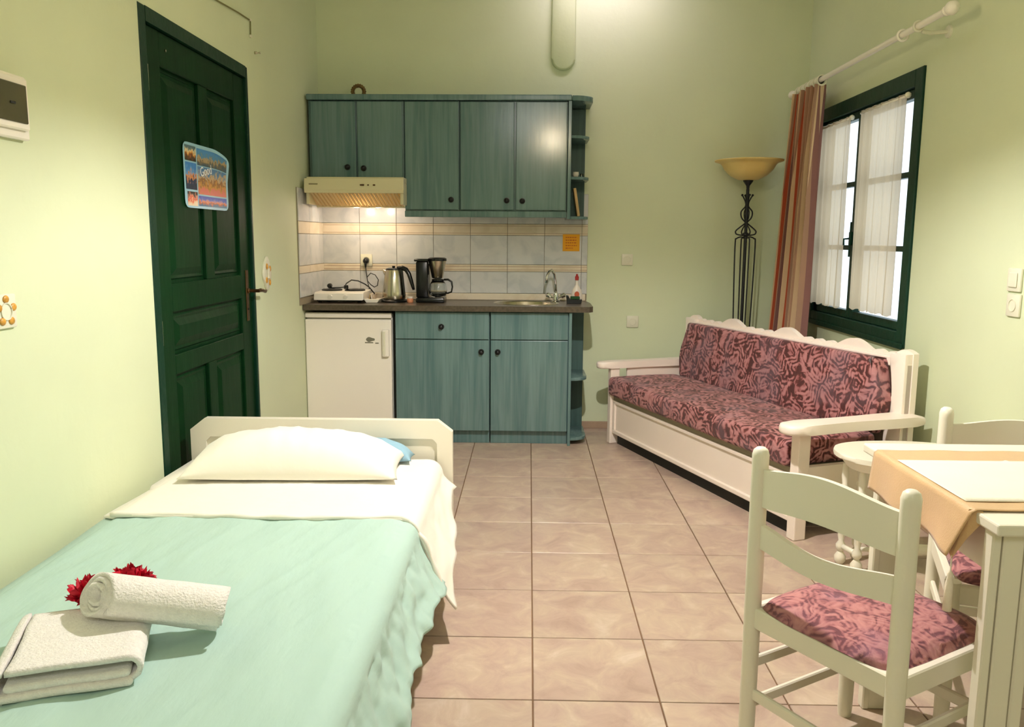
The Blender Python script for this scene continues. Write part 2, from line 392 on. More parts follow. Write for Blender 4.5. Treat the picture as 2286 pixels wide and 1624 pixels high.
# right wall with the window opening
WY0, WY1, WZ0, WZ1 = 3.675, 4.962, 0.728, 1.941
bm = BM(); T = 0.085
box(bm, XR, XR+T, YR, WY0, -.004, ZC); box(bm, XR, XR+T, WY1, YB, -.004, ZC)
box(bm, XR, XR+T, WY0, WY1, -.004, WZ0); box(bm, XR, XR+T, WY0, WY1, WZ1, ZC)
WR = struct('wall_right', bm, M['wall'])
bm = BM(); box(bm, 0.345, XR-.001, YB-.012, YB, 0, .045, bev=.002); struct('baseboard_back', bm, M['skirt'])
bm = BM(); box(bm, XR-.012, XR, 0.5, YB-.012, 0, .045, bev=.002); struct('baseboard_right', bm, M['skirt'])

# raised rounded boss on the back wall
def capsule(hw, z0, z1, n=12):
    p = [(hw*math.cos(math.pi+math.pi*i/n), z0+hw+hw*math.sin(math.pi+math.pi*i/n)) for i in range(n+1)]
    return p+[(hw, z1), (-hw, z1)]
bm = BM(); prism(bm, [(0.193+x, z) for x, z in capsule(.072, 2.208, ZC)], 'y', YB-.022, YB+.01, bev=.014)
struct('trim_1', bm, mat('pale_boss_paint', srgb(204, 214, 170), 0.6, bump=0.1), smooth=True, angle=50)

# ------------------------------------------------------------------ backsplash tiles
def tile_on(parent, mt, c, w, h, axis, th=.006):
    bm = BM()
    if axis == 'y': box(bm, c[0]-w/2, c[0]+w/2, c[1]-th, c[1], c[2]-h/2, c[2]+h/2, bev=.0015)
    else: box(bm, c[0], c[0]+th, c[1]-w/2, c[1]+w/2, c[2]-h/2, c[2]+h/2, bev=.0015)
    return obj('wall_tile', bm, mt, parent)
g = .0022
rows = [(0.862, 0.998, 'btile'), (0.998, 1.042, 'bord'), (1.042, 1.223, 'btile'), (1.223, 1.293, 'bord'), (1.293, 1.478, 'btile')]
bm = BM(); box(bm, XL+.004, .362, YB-.004, YB, .82, 1.478); o = obj('tile_backing', bm, M['wgrout'], WB)
bm = BM(); box(bm, XL, XL+.004, 4.642, YB, .82, 1.478); o = obj('tile_backing', bm, M['wgrout'], WL)
xs = [XL+.006]+[-1.061+.231*k for k in range(7)]+[.362]
xsu = [XL+.006]+[-1.061+.231*k for k in range(7)]+[.362]
for z0, z1, mt in rows:
    if z0 < .9: rr = [(z0, z1)]
    else: rr = [(z0, z1)]
    for a, b in zip(xs, xs[1:]):
        tile_on(WB, M[mt], ((a+b)/2, YB-.004, (z0+z1)/2), b-a-g, z1-z0-g, 'y')
        if mt == 'bord':
            for zz in (z0+.012, z1-.012):
                bm = BM(); box(bm, a+g/2, b-g/2, YB-.0112, YB-.0095, zz-.0022, zz+.0022); obj('border_line', bm, M['bordl'], WB)
    ys = [4.642, 4.87, 5.10, YB-.008]
    for a, b in zip(ys, ys[1:]):
        tile_on(WL, M[mt], (XL+.004, (a+b)/2, (z0+z1)/2), b-a-g, z1-z0-g, 'x')

# ------------------------------------------------------------------ door on the left wall
def wallbox(name, m, parent, y0, y1, z0, z1, x0, x1, bev=.002, **k):
    return bxo(name, m, parent, (x0, x1, y0, y1, z0, z1), bev=bev, world=True, **k)
D = bpy.data.objects.new('door_1', None); COL.objects.link(D); D['kind'] = 'structure'; D.location = (XL, 3.36, 0)
D['label'] = 'dark green panelled wooden door in the left wall with a postcard sheet taped on it'
xf = XL
bm = BM()
box(bm, xf-.12, xf+.004, DY0, DY0+.05, 0, DZ, bev=.004); box(bm, xf-.12, xf+.004, DY1-.022, DY1, 0, DZ, bev=.004); box(bm, xf-.12, xf+.0038, DY0+.051, DY1-.023, DZ-.05, DZ, bev=.0)
obj('door_frame', bm, M['frame'], D, world=True)
ly0, ly1, lz1 = 2.884, 3.873, 1.915
bm = BM(); box(bm, xf-.055, xf-.026, ly0, ly1, .012, lz1)      # back sheet
sx0, sx1 = xf-.028, xf-.010
for a, b, c, d in ((ly0, 3.005, .012, lz1), (3.740, ly1, .012, lz1), (3.005, 3.74, 1.795, lz1), (3.005, 3.74, .925, 1.03), (3.005, 3.74, .69, .765),
                   (3.005, 3.74, .012, .13), (3.345, 3.43, 1.03, 1.795), (3.32, 3.405, .13, .69)):
    box(bm, sx0, sx1, a, b, c, d, bev=.003)
obj('door_leaf', bm, M['door'], D, world=True)
for a, b, c, d in ((3.015, 3.335, 1.04, 1.785), (3.44, 3.73, 1.04, 1.785), (3.015, 3.73, .775, .915), (3.015, 3.31, .14, .68), (3.415, 3.73, .14, .68)):
    bm = BM(); iy, iz = .035, .035
    x_b, x_t = xf-.027, xf-.013
    ov = [bm.verts.new(p) for p in ((x_b, a, c), (x_b, b, c), (x_b, b, d), (x_b, a, d))]
    m1 = [bm.verts.new(p) for p in ((x_b+.006, a+.008, c+.008), (x_b+.006, b-.008, c+.008), (x_b+.006, b-.008, d-.008), (x_b+.006, a+.008, d-.008))]
    m2 = [bm.verts.new(p) for p in ((x_b+.003, a+.018, c+.018), (x_b+.003, b-.018, c+.018), (x_b+.003, b-.018, d-.018), (x_b+.003, a+.018, d-.018))]
    iv = [bm.verts.new(p) for p in ((x_t, a+iy+.01, c+iz+.01), (x_t, b-iy-.01, c+iz+.01), (x_t, b-iy-.01, d-iz-.01), (x_t, a+iy+.01, d-iz-.01))]
    for A, B in ((ov, m1), (m1, m2), (m2, iv)):
        for k in range(4): bm.faces.new((A[k], A[(k+1) % 4], B[(k+1) % 4], B[k]))
    bm.faces.new(iv); obj('door_panel', bm, M['door'], D, world=True)
for z in (1.735, .86):
    bm = BM(); lathe(bm, [(0, -.052), (.004, -.048), (.006, -.042), (.006, .042), (.004, .048), (0, .052)], 10, xf-.002, ly0-.003, z)
    obj('hinge', bm, M['steel'], D, world=True, smooth=True)
bm = BM(); box(bm, xf-.010, xf-.006, 3.792, 3.826, .815, 1.05, bev=.0015); hp = obj('handle_plate', bm, M['bronze'], D, world=True)
bm = BM()
mm, L = along((xf-.006, 3.809, .955), (xf+.05, 3.809, .955)); lathe(bm, [(.012, 0), (.012, .006), (.008, .01), (.008, L)], 12, mx=mm)
tube(bm, [(xf+.046, 3.80, .955), (xf+.05, 3.82, .957), (xf+.05, 3.86, .953), (xf+.047, 3.90, .946), (xf+.045, 3.915, .949)], [.008, .009, .008, .0075, .006], 10)
obj('door_handle', bm, M['bronze'], D, world=True, smooth=True, angle=40)
bm = BM(); lathe(bm, [(0, 0), (.004, .001), (.004, .01), (.002, .011)], 8, mx=along((xf-.012, 3.805, .87), (xf+.0, 3.805, .87))[0])
obj('keyhole', bm, M['dark'], D, world=True)
bm = BM(); lathe(bm, [(.005, 0), (.005, .006), (0, .008)], 8, mx=along((xf-.010, 3.05, 1.857), (xf, 3.05, 1.857))[0]); obj('nail', bm, M['steel'], D, world=True)

# postcard sheet on the door
def picmat(i, top, mid, bot):
    m, nt, b = newmat('printed_picture_%d' % i); N = nt.nodes.new; L = nt.links.new
    tc = N('ShaderNodeTexCoord'); sp = N('ShaderNodeSeparateXYZ'); L(tc.outputs['Generated'], sp.inputs[0])
    n = N('ShaderNodeTexNoise'); n.inputs['Scale'].default_value = 55; n.inputs['Detail'].default_value = 3; L(tc.outputs['Object'], n.inputs['Vector'])
    mu = N('ShaderNodeMath'); mu.operation = 'MULTIPLY_ADD'; mu.inputs[1].default_value = 1.1; L(n.outputs['Fac'], mu.inputs[0])
    ad = N('ShaderNodeMath'); ad.operation = 'ADD'; ad.inputs[1].default_value = -.55; L(sp.outputs[2], ad.inputs[0]); L(ad.outputs[0], mu.inputs[2])
    cr = N('ShaderNodeValToRGB'); e = cr.color_ramp.elements; e[0].position = .12; e[0].color = bot; e[1].position = .85; e[1].color = top
    for p, c in zip((.32, .5, .62), mid): x = e.new(p); x.color = c
    L(mu.outputs[0], cr.inputs[0]); L(cr.outputs[0], b.inputs['Base Color']); b.inputs['Roughness'].default_value = .3
    return m
P = thing('poster', 'glossy sheet of holiday photographs stuck on the dark green door', 'poster', (XL-.008, 3.38, 1.435))
def pbox(name, mt, y0, y1, z0, z1, dx, curl=True):
    bm = BM()
    def fn(u, v, t=0):
        y = y0+(y1-y0)*u; z = z0+(z1-z0)*v
        e = max(0, (y-3.45))/.15; up = max(0, (z-1.43))/.13
        return (XL-.007+dx+.012*e*e*(.4+up), y, z-.035*max(0, e)*e*up)
    grid(bm, fn, 10, 8); return bm
pm = BM()
def sheet(u, v, off):
    y = 3.16+.44*u; z = 1.312+.247*v
    r = .03
    dy = min(u, 1-u)*.44; dz = min(v, 1-v)*.247
    if dy < r and dz < r:
        vx, vz = r-dy, r-dz; L = math.hypot(vx, vz)
        if L > r:
            k = r/L; ndy, ndz = r-vx*k, r-vz*k
            y += (ndy-dy)*(1 if u < .5 else -1); z += (ndz-dz)*(1 if v < .5 else -1)
    e = max(0, (y-3.45))/.15; up = max(0, (z-1.43))/.13
    return Vector((XL-.0085+off+.012*e*e*(.4+up), y, z-.035*max(0, e)*e*up))
g1 = grid(pm, lambda u, v: sheet(u, v, 0), 22, 16); g2 = grid(pm, lambda u, v: sheet(u, v, .0012), 22, 16)
for A in (0, -1):
    for j in range(16): pm.faces.new((g1[A][j], g1[A][j+1], g2[A][j+1], g2[A][j]))
    for i in range(22): pm.faces.new((g1[i][A], g1[i+1][A], g2[i+1][A], g2[i][A]))
obj('sheet', pm, mat('pale_blue_card', srgb(160, 205, 225), .3), P, world=True, smooth=True, angle=40)
SKY, DSK = srgb(60, 130, 200), srgb(20, 70, 140)
pics = [(3.172, 3.278, 1.490, 1.548, 1, srgb(80, 110, 120), (srgb(120, 60, 30), srgb(226, 160, 50), srgb(240, 220, 170)), srgb(40, 40, 20)),
        (3.288, 3.58, 1.480, 1.545, 2, srgb(70, 140, 200), (srgb(110, 100, 80), srgb(190, 160, 110), srgb(90, 140, 170)), srgb(60, 90, 110)),
        (3.172, 3.278, 1.382, 1.484, 3, SKY, (srgb(20, 50, 90), srgb(220, 140, 60), srgb(110, 160, 210)), srgb(10, 30, 60)),
        (3.288, 3.58, 1.368, 1.476, 4, srgb(80, 130, 180), (srgb(200, 150, 60), srgb(130, 80, 50), srgb(210, 180, 130)), srgb(220, 120, 110)),
        (3.182, 3.278, 1.320, 1.374, 5, srgb(60, 50, 50), (srgb(240, 190, 150), srgb(220, 70, 40), srgb(230, 150, 120)), srgb(240, 220, 190)),
        (3.288, 3.58, 1.322, 1.362, 6, srgb(70, 90, 190), (srgb(190, 90, 40), srgb(230, 150, 110), srgb(110, 120, 200)), srgb(60, 110, 150))]
for y0, y1, z0, z1, i, a, b_, c in pics:
    bm = pbox('picture', None, y0, y1, z0, z1, .0004)
    o = obj('picture', bm, picmat(i, a, b_, c), P, world=True, smooth=True)
    o['label'] = 'small printed holiday photograph on the sheet'
def text_obj(name, body, size, mt, parent, loc, rot, extrude=.0004, world=True):
    cu = bpy.data.curves.new(name, 'FONT'); cu.body = body; cu.size = size; cu.extrude = extrude; cu.align_x = 'CENTER'; cu.align_y = 'CENTER'
    cu.materials.append(mt); o = bpy.data.objects.new(name, cu); COL.objects.link(o)
    o.matrix_world = Matrix.Translation(loc) @ rot.to_matrix().to_4x4()
    dg = bpy.context.evaluated_depsgraph_get(); me = bpy.data.meshes.new_from_object(o.evaluated_get(dg)); bpy.data.objects.remove(o)
    n = bpy.data.objects.new(name, me); COL.objects.link(n)
    if not me.materials: me.materials.append(mt)
    n.parent = parent
    mw = Matrix.Translation(loc) @ rot.to_matrix().to_4x4()
    n.matrix_local = wm(parent).inverted() @ mw
    return n
M['wtext'] = mat('white_print', srgb(250, 250, 250), .4)
text_obj('lettering', 'Good', .052, M['wtext'], P, Vector((XL-.0045, 3.37, 1.462)), Euler((math.radians(90), math.radians(-10), math.radians(90))))

# items on the left wall
def wall_thing_box(): pass
sw = thing('light_switch', 'cream ceramic light switch with gold trim beside the green door handle', 'light switch', (XL, 4.06, 1.02))
bm = BM()
pl = [(4.06+.055*math.cos(a)*(1+.1*math.cos(4*a)), 1.025+.075*math.sin(a)*(1+.12*math.cos(4*a))) for a in [2*math.pi*i/36 for i in range(36)]]
prism(bm, pl, 'x', XL, XL+.012, bev=.004); obj('cover_plate', bm, M['plast'], sw, world=True, smooth=True, angle=50)
bm = BM(); box(bm, XL+.012, XL+.02, 4.045, 4.075, 1.0, 1.05, bev=.003); obj('rocker', bm, M['plast'], sw, world=True)
for s in range(4):
    a = s*math.pi/2+.6
    bm = BM(); bmesh.ops.create_icosphere(bm, subdivisions=2, radius=.012, matrix=Matrix.Translation((XL+.014, 4.062+.034*math.cos(a), 1.02+.048*math.sin(a))) @ Matrix.Diagonal((.4, 1, 1.3, 1)))
    obj('gold_ornament', bm, M['gold'], sw, world=True, smooth=True, label='gilded printed flower')

def socket_round(name, label, center, axis, group=None, w=.078, plug=False):
    """axis '-y' = on back wall, '+x' left wall, '-x' right wall"""
    x, y, z = center
    rot = {'-y': 0, '+x': math.pi/2, '-x': -math.pi/2}[axis]
    t = thing(name, label, 'socket', (x, y, z), rot, group)
    bm = BM(); box(bm, -w/2, w/2, -.010, 0, -w/2, w/2, bev=.004, seg=2); obj('cover_plate', bm, M['plast'], t, smooth=True, angle=40)
    bm = BM(); mmx = Matrix.Translation((0, -.010, 0)) @ Matrix.Rotation(math.radians(90), 4, 'X')
    lathe(bm, [(.022, 0), (.022, .003), (.0195, .003), (.0185, -.008+.004), (0, -.004)], 24, mx=mmx, cap=False); obj('socket_well', bm, M['plast'], t, smooth=True, angle=40)
    for s in (-1, 1):
        bm = BM(); lathe(bm, [(.0028, 0), (.0028, .0012), (0, .0012)], 8, mx=Matrix.Translation((s*.0095, -.0065, 0)) @ Matrix.Rotation(math.radians(90), 4, 'X')); obj('pin_hole', bm, M['dark'], t)
    return t
so = socket_round('wall_socket', 'cream socket with gold flower trim low on left wall near the bed', (XL, 2.005, 1.015), '+x', w=.085)
for s in range(5):
    a = s*2*math.pi/5+.3
    bm = BM(); bmesh.ops.create_icosphere(bm, subdivisions=2, radius=.010, matrix=Matrix.Translation((.030*math.cos(a), -.011, .030*math.sin(a))) @ Matrix.Diagonal((1.2, .4, 1, 1)))
    obj('gold_ornament', bm, M['gold'], so, smooth=True, label='gilded printed flower')
socket_round('wall_socket', 'ivory square socket on back wall, upper of the two', (.611, YB, 1.078), '-y', w=.07)
socket_round('wall_socket', 'ivory square socket on back wall, low one above sofa arm', (.655, YB, .69), '-y', w=.074)
s3 = socket_round('wall_socket', 'cream socket on right wall, lower of the two plates', (XR, 2.873, .986), '-x', w=.078)
sw2 = thing('wall_switch', 'cream switch plate on right wall just above a socket', 'light switch', (XR, 2.880, 1.073), -math.pi/2)
bm = BM(); box(bm, -.04, .04, -.010, 0, -.04, .04, bev=.004, seg=2); obj('cover_plate', bm, M['plast'], sw2, smooth=True, angle=40)
bm = BM(); box(bm, -.024, .024, -.016, -.010, -.026, .026, bev=.003); obj('rocker', bm, M['plast'], sw2)

eb = thing('fuse_box', 'white framed electrical fuse box with smoked cover high on left wall', 'fuse box', (XL, 2.0, 1.51))
bm = BM(); box(bm, XL, XL+.018, 1.80, 2.150, 1.440, 1.597, bev=.004); box(bm, XL+.018, XL+.03, 1.815, 2.135, 1.462, 1.59, bev=.004); obj('housing', bm, M['applw'], eb, world=True)
bm = BM(); box(bm, XL+.03, XL+.034, 1.825, 2.122, 1.478, 1.572, bev=.002); obj('smoked_cover', bm, M['smoke'], eb, world=True, label='dark smoked cover')
bm = BM(); box(bm, XL+.034, XL+.037, 2.05, 2.07, 1.52, 1.526, bev=.001); obj('latch', bm, M['dark'], eb, world=True)

ca = thing('cable', 'thin grey cable stapled on left wall above the green door', 'cable', (XL, 3.9, 2.1))
bm = BM(); tube(bm, [(XL+.005, 3.30, 2.148), (XL+.005, 3.54, 2.163), (XL+.006, 3.8, 2.181), (XL+.005, 3.955, 2.188), (XL+.005, 3.962, 2.182), (XL+.005, 3.958, 2.12)], .0032, 6)
obj('wire', bm, mat('grey_green_cable', srgb(130, 128, 78), .6), ca, world=True)
for y, z in ((3.957, 2.19), (3.957, 2.118)):
    bm = BM(); box(bm, XL, XL+.011, y-.008, y+.008, z-.006, z+.006, bev=.002); obj('clip', bm, M['plast'], ca, world=True)
bm = BM(); lathe(bm, [(.007, 0), (.006, .01), (.003, .013), (.003, .022), (.006, .026), (0, .028)], 10, mx=along((XL, 4.02, 2.058), (XL+.02, 4.02, 2.058))[0])
tag(obj('wall_hook', bm, M['steel'], smooth=True), 'tiny metal hook on left wall right of the door top', 'hook')

# ------------------------------------------------------------------ kitchen
KF = 4.735     # front of lower doors
cy0 = 4.70
def knob(parent, x, y, z, r=.013):
    bm = BM(); mmx = Matrix.Translation((x, y, z)) @ Matrix.Rotation(math.radians(90), 4, 'X')
    lathe(bm, [(.006, 0), (.005, .010), (r*.75, .013), (r, .018), (r*.95, .023), (r*.5, .027), (0, .028)], 16, mx=mmx)
    return obj('knob', bm, M['knob'], parent, world=True, smooth=True, angle=50)
def cabdoor(name, parent, x0, x1, z0, z1, yf, kn=None, th=.018):
    bm = BM(); box(bm, x0, x1, yf, yf+th, z0, z1, bev=.003, seg=2)
    d = obj(name, bm, M['cab'], parent, world=True)
    d.location = (0, 0, 0)
    if kn:
        bm = BM(); mmx = Matrix.Translation((kn[0], yf, kn[1])) @ Matrix.Rotation(math.radians(90), 4, 'X')
        r = .013; lathe(bm, [(.017, 0), (.017, .002), (.006, .003), (.005, .012), (r*.75, .014), (r, .019), (r*.95, .024), (r*.5, .028), (0, .029)], 16, mx=mmx)
        k = obj('knob', bm, M['knob'], None, smooth=True, angle=50); k.parent = d
        bmt = wm(d).inverted(); k.data.transform(bmt)
    return d
ct = thing('countertop', 'dark brown laminate worktop running over the fridge and lower cabinets', 'countertop', (-.48, 4.95, .785))
# worktop with a round hole for the sink
bm = BM()
SKX, SKY_, SKR = -.015, 4.955, .182
outer = [(XL+.002, cy0), (.345, cy0), (.368, cy0+.03), (.372, cy0+.30), (.352, YB-.012), (XL+.002, YB-.012)]
n = 32; hole = [(SKX+SKR*math.cos(2*math.pi*i/n), SKY_+SKR*.9*math.sin(2*math.pi*i/n)) for i in range(n)]
def ring_faces(bm, z):
    vo = [bm.verts.new((x, y, z)) for x, y in outer]; vi = [bm.verts.new((x, y, z)) for x, y in hole]
    es = [bm.edges.new((vo[i], vo[(i+1) % len(vo)])) for i in range(len(vo))]+[bm.edges.new((vi[i], vi[(i+1) % n])) for i in range(n)]
    bmesh.ops.triangle_fill(bm, use_beauty=True, edges=es)
    return vo, vi
vo1, vi1 = ring_faces(bm, .788); vo2, vi2 = ring_faces(bm, .82)
for A, B in ((vo1, vo2), (vi1, vi2)):
    for i in range(len(A)):
        j = (i+1) % len(A); bm.faces.new((A[i], A[j], B[j], B[i]))
obj('worktop', bm, M['counter'], ct, world=True)
bm = BM(); box(bm, XL+.002, .352, YB-.028, YB-.011, .8205, .862, bev=.003); obj('upstand', bm, M['bord'], ct, world=True, label='cream strip along the tiled wall')
sk = thing('sink', 'round stainless steel sink set into the worktop', 'sink', (SKX, SKY_, .82))
bm = BM(); lathe(bm, [(SKR+.016, .0), (SKR+.014, .003), (SKR+.002, .0035), (SKR-.006, -.004), (SKR-.014, -.08), (SKR-.05, -.115), (.03, -.125), (.0, -.125)], 40, cap=False)
for v in bm.verts: v.co.y *= .9
obj('bowl', bm, M['steel'], sk, smooth=True)
bm = BM(); lathe(bm, [(.028, -.123), (.026, -.119), (.01, -.121), (0, -.122)], 20, cap=False); obj('drain', bm, M['chrome'], sk, smooth=True)
ft = thing('faucet', 'chrome swan neck mixer tap behind the round sink', 'faucet', (.165, 5.09, .82))
bm = BM(); lathe(bm, [(.026, 0), (.026, .008), (.018, .012), (.017, .045), (.014, .055), (0, .058)], 20); obj('tap_body', bm, M['chrome'], ft, smooth=True, angle=50)
bm = BM(); tube(bm, [(0, 0, .05), (-.003, -.005, .12), (-.012, -.015, .17), (-.028, -.035, .195), (-.045, -.055, .185), (-.058, -.07, .155), (-.062, -.075, .12)], [.009, .009, .0085, .008, .008, .008, .0085], 12)
obj('spout', bm, M['chrome'], ft, smooth=True)
for s in (-1, 1):
    bm = BM(); mmx, L = along((s*.015, 0, .025), (s*.055, -.01, .045)); lathe(bm, [(.007, 0), (.007, .018), (.014, .022), (.015, L), (.008, L+.006), (0, L+.007)], 12, mx=mmx)
    obj('tap_handle', bm, M['chrome'], ft, smooth=True, angle=50)

fr = thing('fridge', 'white under-counter fridge beneath the left end of the worktop', 'fridge', (-1.06, 4.95, 0))
bm = BM(); box(bm, -1.298, -.795, 4.775, 5.15, .02, .770, bev=.006); obj('body', bm, M['applw'], fr, world=True)
bm = BM(); box(bm, -1.298, -.795, 4.742, 4.775, .742, .772, bev=.005, seg=2); obj('top_panel', bm, M['applw'], fr, world=True)
bm = BM(); box(bm, -1.298, -.795, 4.735, 4.772, .045, .734, bev=.008, seg=3); fd = obj('door', bm, M['applw'], fr, world=True)
bm = BM(); box(bm, -.846, -.806, 4.708, 4.736, .520, .678, bev=.006, seg=2); h = obj('handle', bm, M['applw'], None); h.data.transform(wm(fd).inverted()); h.parent = fd
bm = BM(); box(bm, -.840, -.826, 4.704, 4.71, .53, .668, bev=.002); h = obj('handle_recess', bm, M['plast'], None); h.data.transform(wm(fd).inverted()); h.parent = fd
bm = BM(); prism(bm, [(-.918+.026*math.cos(a), .618+.013*math.sin(a)*(1+.25*math.cos(3*a))) for a in [2*math.pi*i/20 for i in range(20)]], 'y', 4.7345, 4.736); h = obj('badge', bm, mat('grey_badge', srgb(120, 118, 100), .4), None); h.data.transform(wm(fd).inverted()); h.parent = fd
for k, (w, z) in enumerate(((.048, .596), (.02, .593))):
    bm = BM(); box(bm, -.95+k*.06, -.95+k*.06+w, 4.7345, 4.736, z, z+.007); h = obj('badge_lettering', bm, mat('grey_print', srgb(130, 126, 106), .4), None); h.data.transform(wm(fd).inverted()); h.parent = fd
for s in (-1.25, -.84):
    bm = BM(); lathe(bm, [(.018, 0), (.018, .02)], 12, s, 4.82, 0); obj('foot', bm, M['black'], fr, world=True)

# lower cabinets : two units plus an open rounded end shelf
def lower_unit(label, x0, x1, drawer_knob, door_knob):
    t = thing('lower_cabinet', label, 'cabinet', ((x0+x1)/2, 4.95, 0), 0, 'teal lower kitchen cabinets')
    bm = BM(); box(bm, x0, x1, KF+.02, YB-.02, .078, .785, bev=.002); obj('carcass', bm, M['cab'], t, world=True)
    bm = BM(); box(bm, x0+.001, x1-.001, KF+.04, KF+.055, .0, .078, bev=.001); obj('plinth', bm, M['cab'], t, world=True)
    d = cabdoor('drawer', t, x0+.003, x1-.003, .624, .780, KF, drawer_knob)
    d = cabdoor('door', t, x0+.003, x1-.003, .082, .619, KF, door_knob)
    return t
lower_unit('teal lower cabinet beside the fridge, with a knob on its drawer front', -.775, -.226, (-.505, .696), (-.274, .551))
lower_unit('teal lower cabinet under the sink, drawer front without knob', -.222, .232, None, (-.178, .551))
t = thing('lower_end_shelf', 'open rounded teal end shelf below the worktop, right of the sink cabinet', 'shelf', (.27, 4.95, 0))
bm = BM(); box(bm, .232, .249, 4.718, YB-.02, 0, .785, bev=.002); obj('side_panel', bm, M['cab'], t, world=True)
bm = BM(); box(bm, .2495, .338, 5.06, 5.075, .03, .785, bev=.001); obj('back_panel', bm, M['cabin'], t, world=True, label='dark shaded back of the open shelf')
def qshelf(bm, x0, x1, yf, yb, z, th=.018):
    w = x1-x0
    pts = [(x0, yf+.0)]+[(x0+w*math.sin(a), yf+.085-.085*math.cos(a)) for a in [math.pi/2*i/8 for i in range(1, 9)]]+[(x1, yb), (x0, yb)]
    prism(bm, pts, 'z', z, z+th, bev=.003)
for z in (.028, .385):
    bm = BM(); qshelf(bm, .2495, .345, 4.735, 5.058, z); obj('shelf_board', bm, M['cab'], t, world=True, smooth=True, angle=30)

# upper cabinets
UF = 4.88
def upper_unit(label, x0, x1, z0, z1, doors):
    t = thing('upper_cabinet', label, 'cabinet', ((x0+x1)/2, 5.04, z0), 0, 'teal upper kitchen cabinets')
    bm = BM(); box(bm, x0, x1, UF+.02, YB-.001, z0, z1, bev=.002); obj('carcass', bm, M['cab'], t, world=True)
    for (a, b, kx, kz) in doors: cabdoor('door', t, a+.004, b-.004, z0+.006, z1-.006, UF, (kx, kz))
    return t
u1 = upper_unit('teal upper cabinet with two short doors over the cooker hood', -1.284, -.732, 1.545, 1.983, [(-1.272, -1.006, -1.060, 1.607), (-1.003, -.736, -.966, 1.601)])
u2 = upper_unit('teal upper cabinet with one tall door right of the hood', -.730, -.411, 1.362, 1.983, [(-.727, -.412, -.459, 1.425)])
u3 = upper_unit('teal upper cabinet with two tall doors beside the open end shelf', -.409, .214, 1.362, 1.983, [(-.407, -.090, -.135, 1.422), (-.086, .212, -.044, 1.420)])
bm = BM(); box(bm, -1.29, .235, UF-.012, YB-.001, 1.984, 2.016, bev=.006, seg=2)
tag(obj('cornice', bm, M['cab']), 'teal cornice board along the top of the upper cabinets', 'cornice')
bm = BM(); box(bm, -.730, .214, UF-.002, UF+.02, 1.325, 1.361, bev=.004, seg=2)
tag(obj('light_pelmet', bm, M['cab']), 'teal pelmet strip under the tall upper cabinets', 'pelmet')
t = thing('upper_end_shelf', 'open rounded teal end shelf right of the upper cabinets', 'shelf', (.28, 5.04, 1.32))
bm = BM(); box(bm, .216, .236, UF-.005, YB-.001, 1.318, 1.983, bev=.002); obj('side_panel', bm, M['cab'], t, world=True)
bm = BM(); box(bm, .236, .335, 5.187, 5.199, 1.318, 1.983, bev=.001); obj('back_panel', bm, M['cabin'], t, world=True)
for z in (1.318, 1.545, 1.778):
    bm = BM(); qshelf(bm, .236, .345, UF+.01, 5.186, z, .016); obj('shelf_board', bm, M['cab'], t, world=True, smooth=True, angle=30)
bm = BM(); qshelf(bm, .236, .360, UF-.012, 5.199, 1.984, .028); obj('shelf_top', bm, M['cab'], t, world=True, smooth=True, angle=30)
# things on the end shelf
bm = BM(); lathe(bm, [(.010, 0), (.016, .008), (.019, .02), (.017, .028), (.019, .031), (.015, .031), (.013, .02), (0, .006)], 18, .268, 4.965, 1.5615)
tag(obj('small_cup', bm, M['soap'], smooth=True), 'small white round pot on the middle board of the end shelf', 'cup')
bm = BM(); lathe(bm, [(.011, 0), (.013, .024), (.0115, .024), (.0095, .003), (0, .003)], 16, .308, 5.0, 1.5615)
tag(obj('small_glass', bm, M['glass'], smooth=True), 'little clear glass beside the white pot on the end shelf', 'glass')
bm = BM(); box(bm, -.008, .008, -.07, .07, 0, .165, bev=.002, mx=Matrix.Translation((.288, 5.0, 1.3355)) @ Matrix.Rotation(math.radians(-9), 4, 'Y'))
tag(obj('cutting_board', bm, M['tan']), 'tan wooden board leaning in the lowest bay of the end shelf', 'board')
# wicker ring on top
bm = BM(); n = 40; tube(bm, [(-1.012+0.034*math.cos(2*math.pi*i/n), 5.0, 2.050+.034*math.sin(2*math.pi*i/n)) for i in range(n)], .010, 8, closed=True)
for i in range(n):
    a = 2*math.pi*i/n
    if i % 2 == 0: tube(bm, [(-1.012+(.034+.011*math.cos(b))*math.cos(a+b*.06), 5.0+.011*math.sin(b), 2.050+(.034+.011*math.cos(b))*math.sin(a+b*.06)) for b in [2*math.pi*k/6 for k in range(7)]], .0022, 4)
tag(obj('wicker_wreath', bm, M['wicker'], smooth=True), 'small brown wicker ring standing on top of the upper cabinets', 'wreath')

# cooker hood
hd = thing('cooker_hood', 'ivory slim cooker hood under the two short cabinet doors, lamps lit', 'cooker hood', (-.99, 4.95, 1.38))
M['hood'] = mat('ivory_enamel', srgb(222, 216, 178), .35)
bm = BM(); prism(bm, [(4.725, 1.532), (4.715, 1.470), (4.722, 1.452), (4.76, 1.452), (4.76, 1.532)], 'x', -1.275, -.712, bev=.003); obj('front_fascia', bm, M['hood'], hd, world=True)
bm = BM(); box(bm, -1.27, -.717, 4.76, YB-.012, 1.512, 1.543, bev=.002); box(bm, -1.27, -1.252, 4.745, YB-.012, 1.39, 1.512, bev=.002); box(bm, -.735, -.717, 4.745, YB-.012, 1.39, 1.512, bev=.002)
obj('housing', bm, M['hood'], hd, world=True)
bm = BM(); mmx = Matrix.Identity(4)
prism(bm, [(4.755, 1.456), (4.765, 1.456), (4.905, 1.395), (4.90, 1.388)], 'x', -1.25, -.737); obj('filter_backing', bm, M['filt'], hd, world=True)
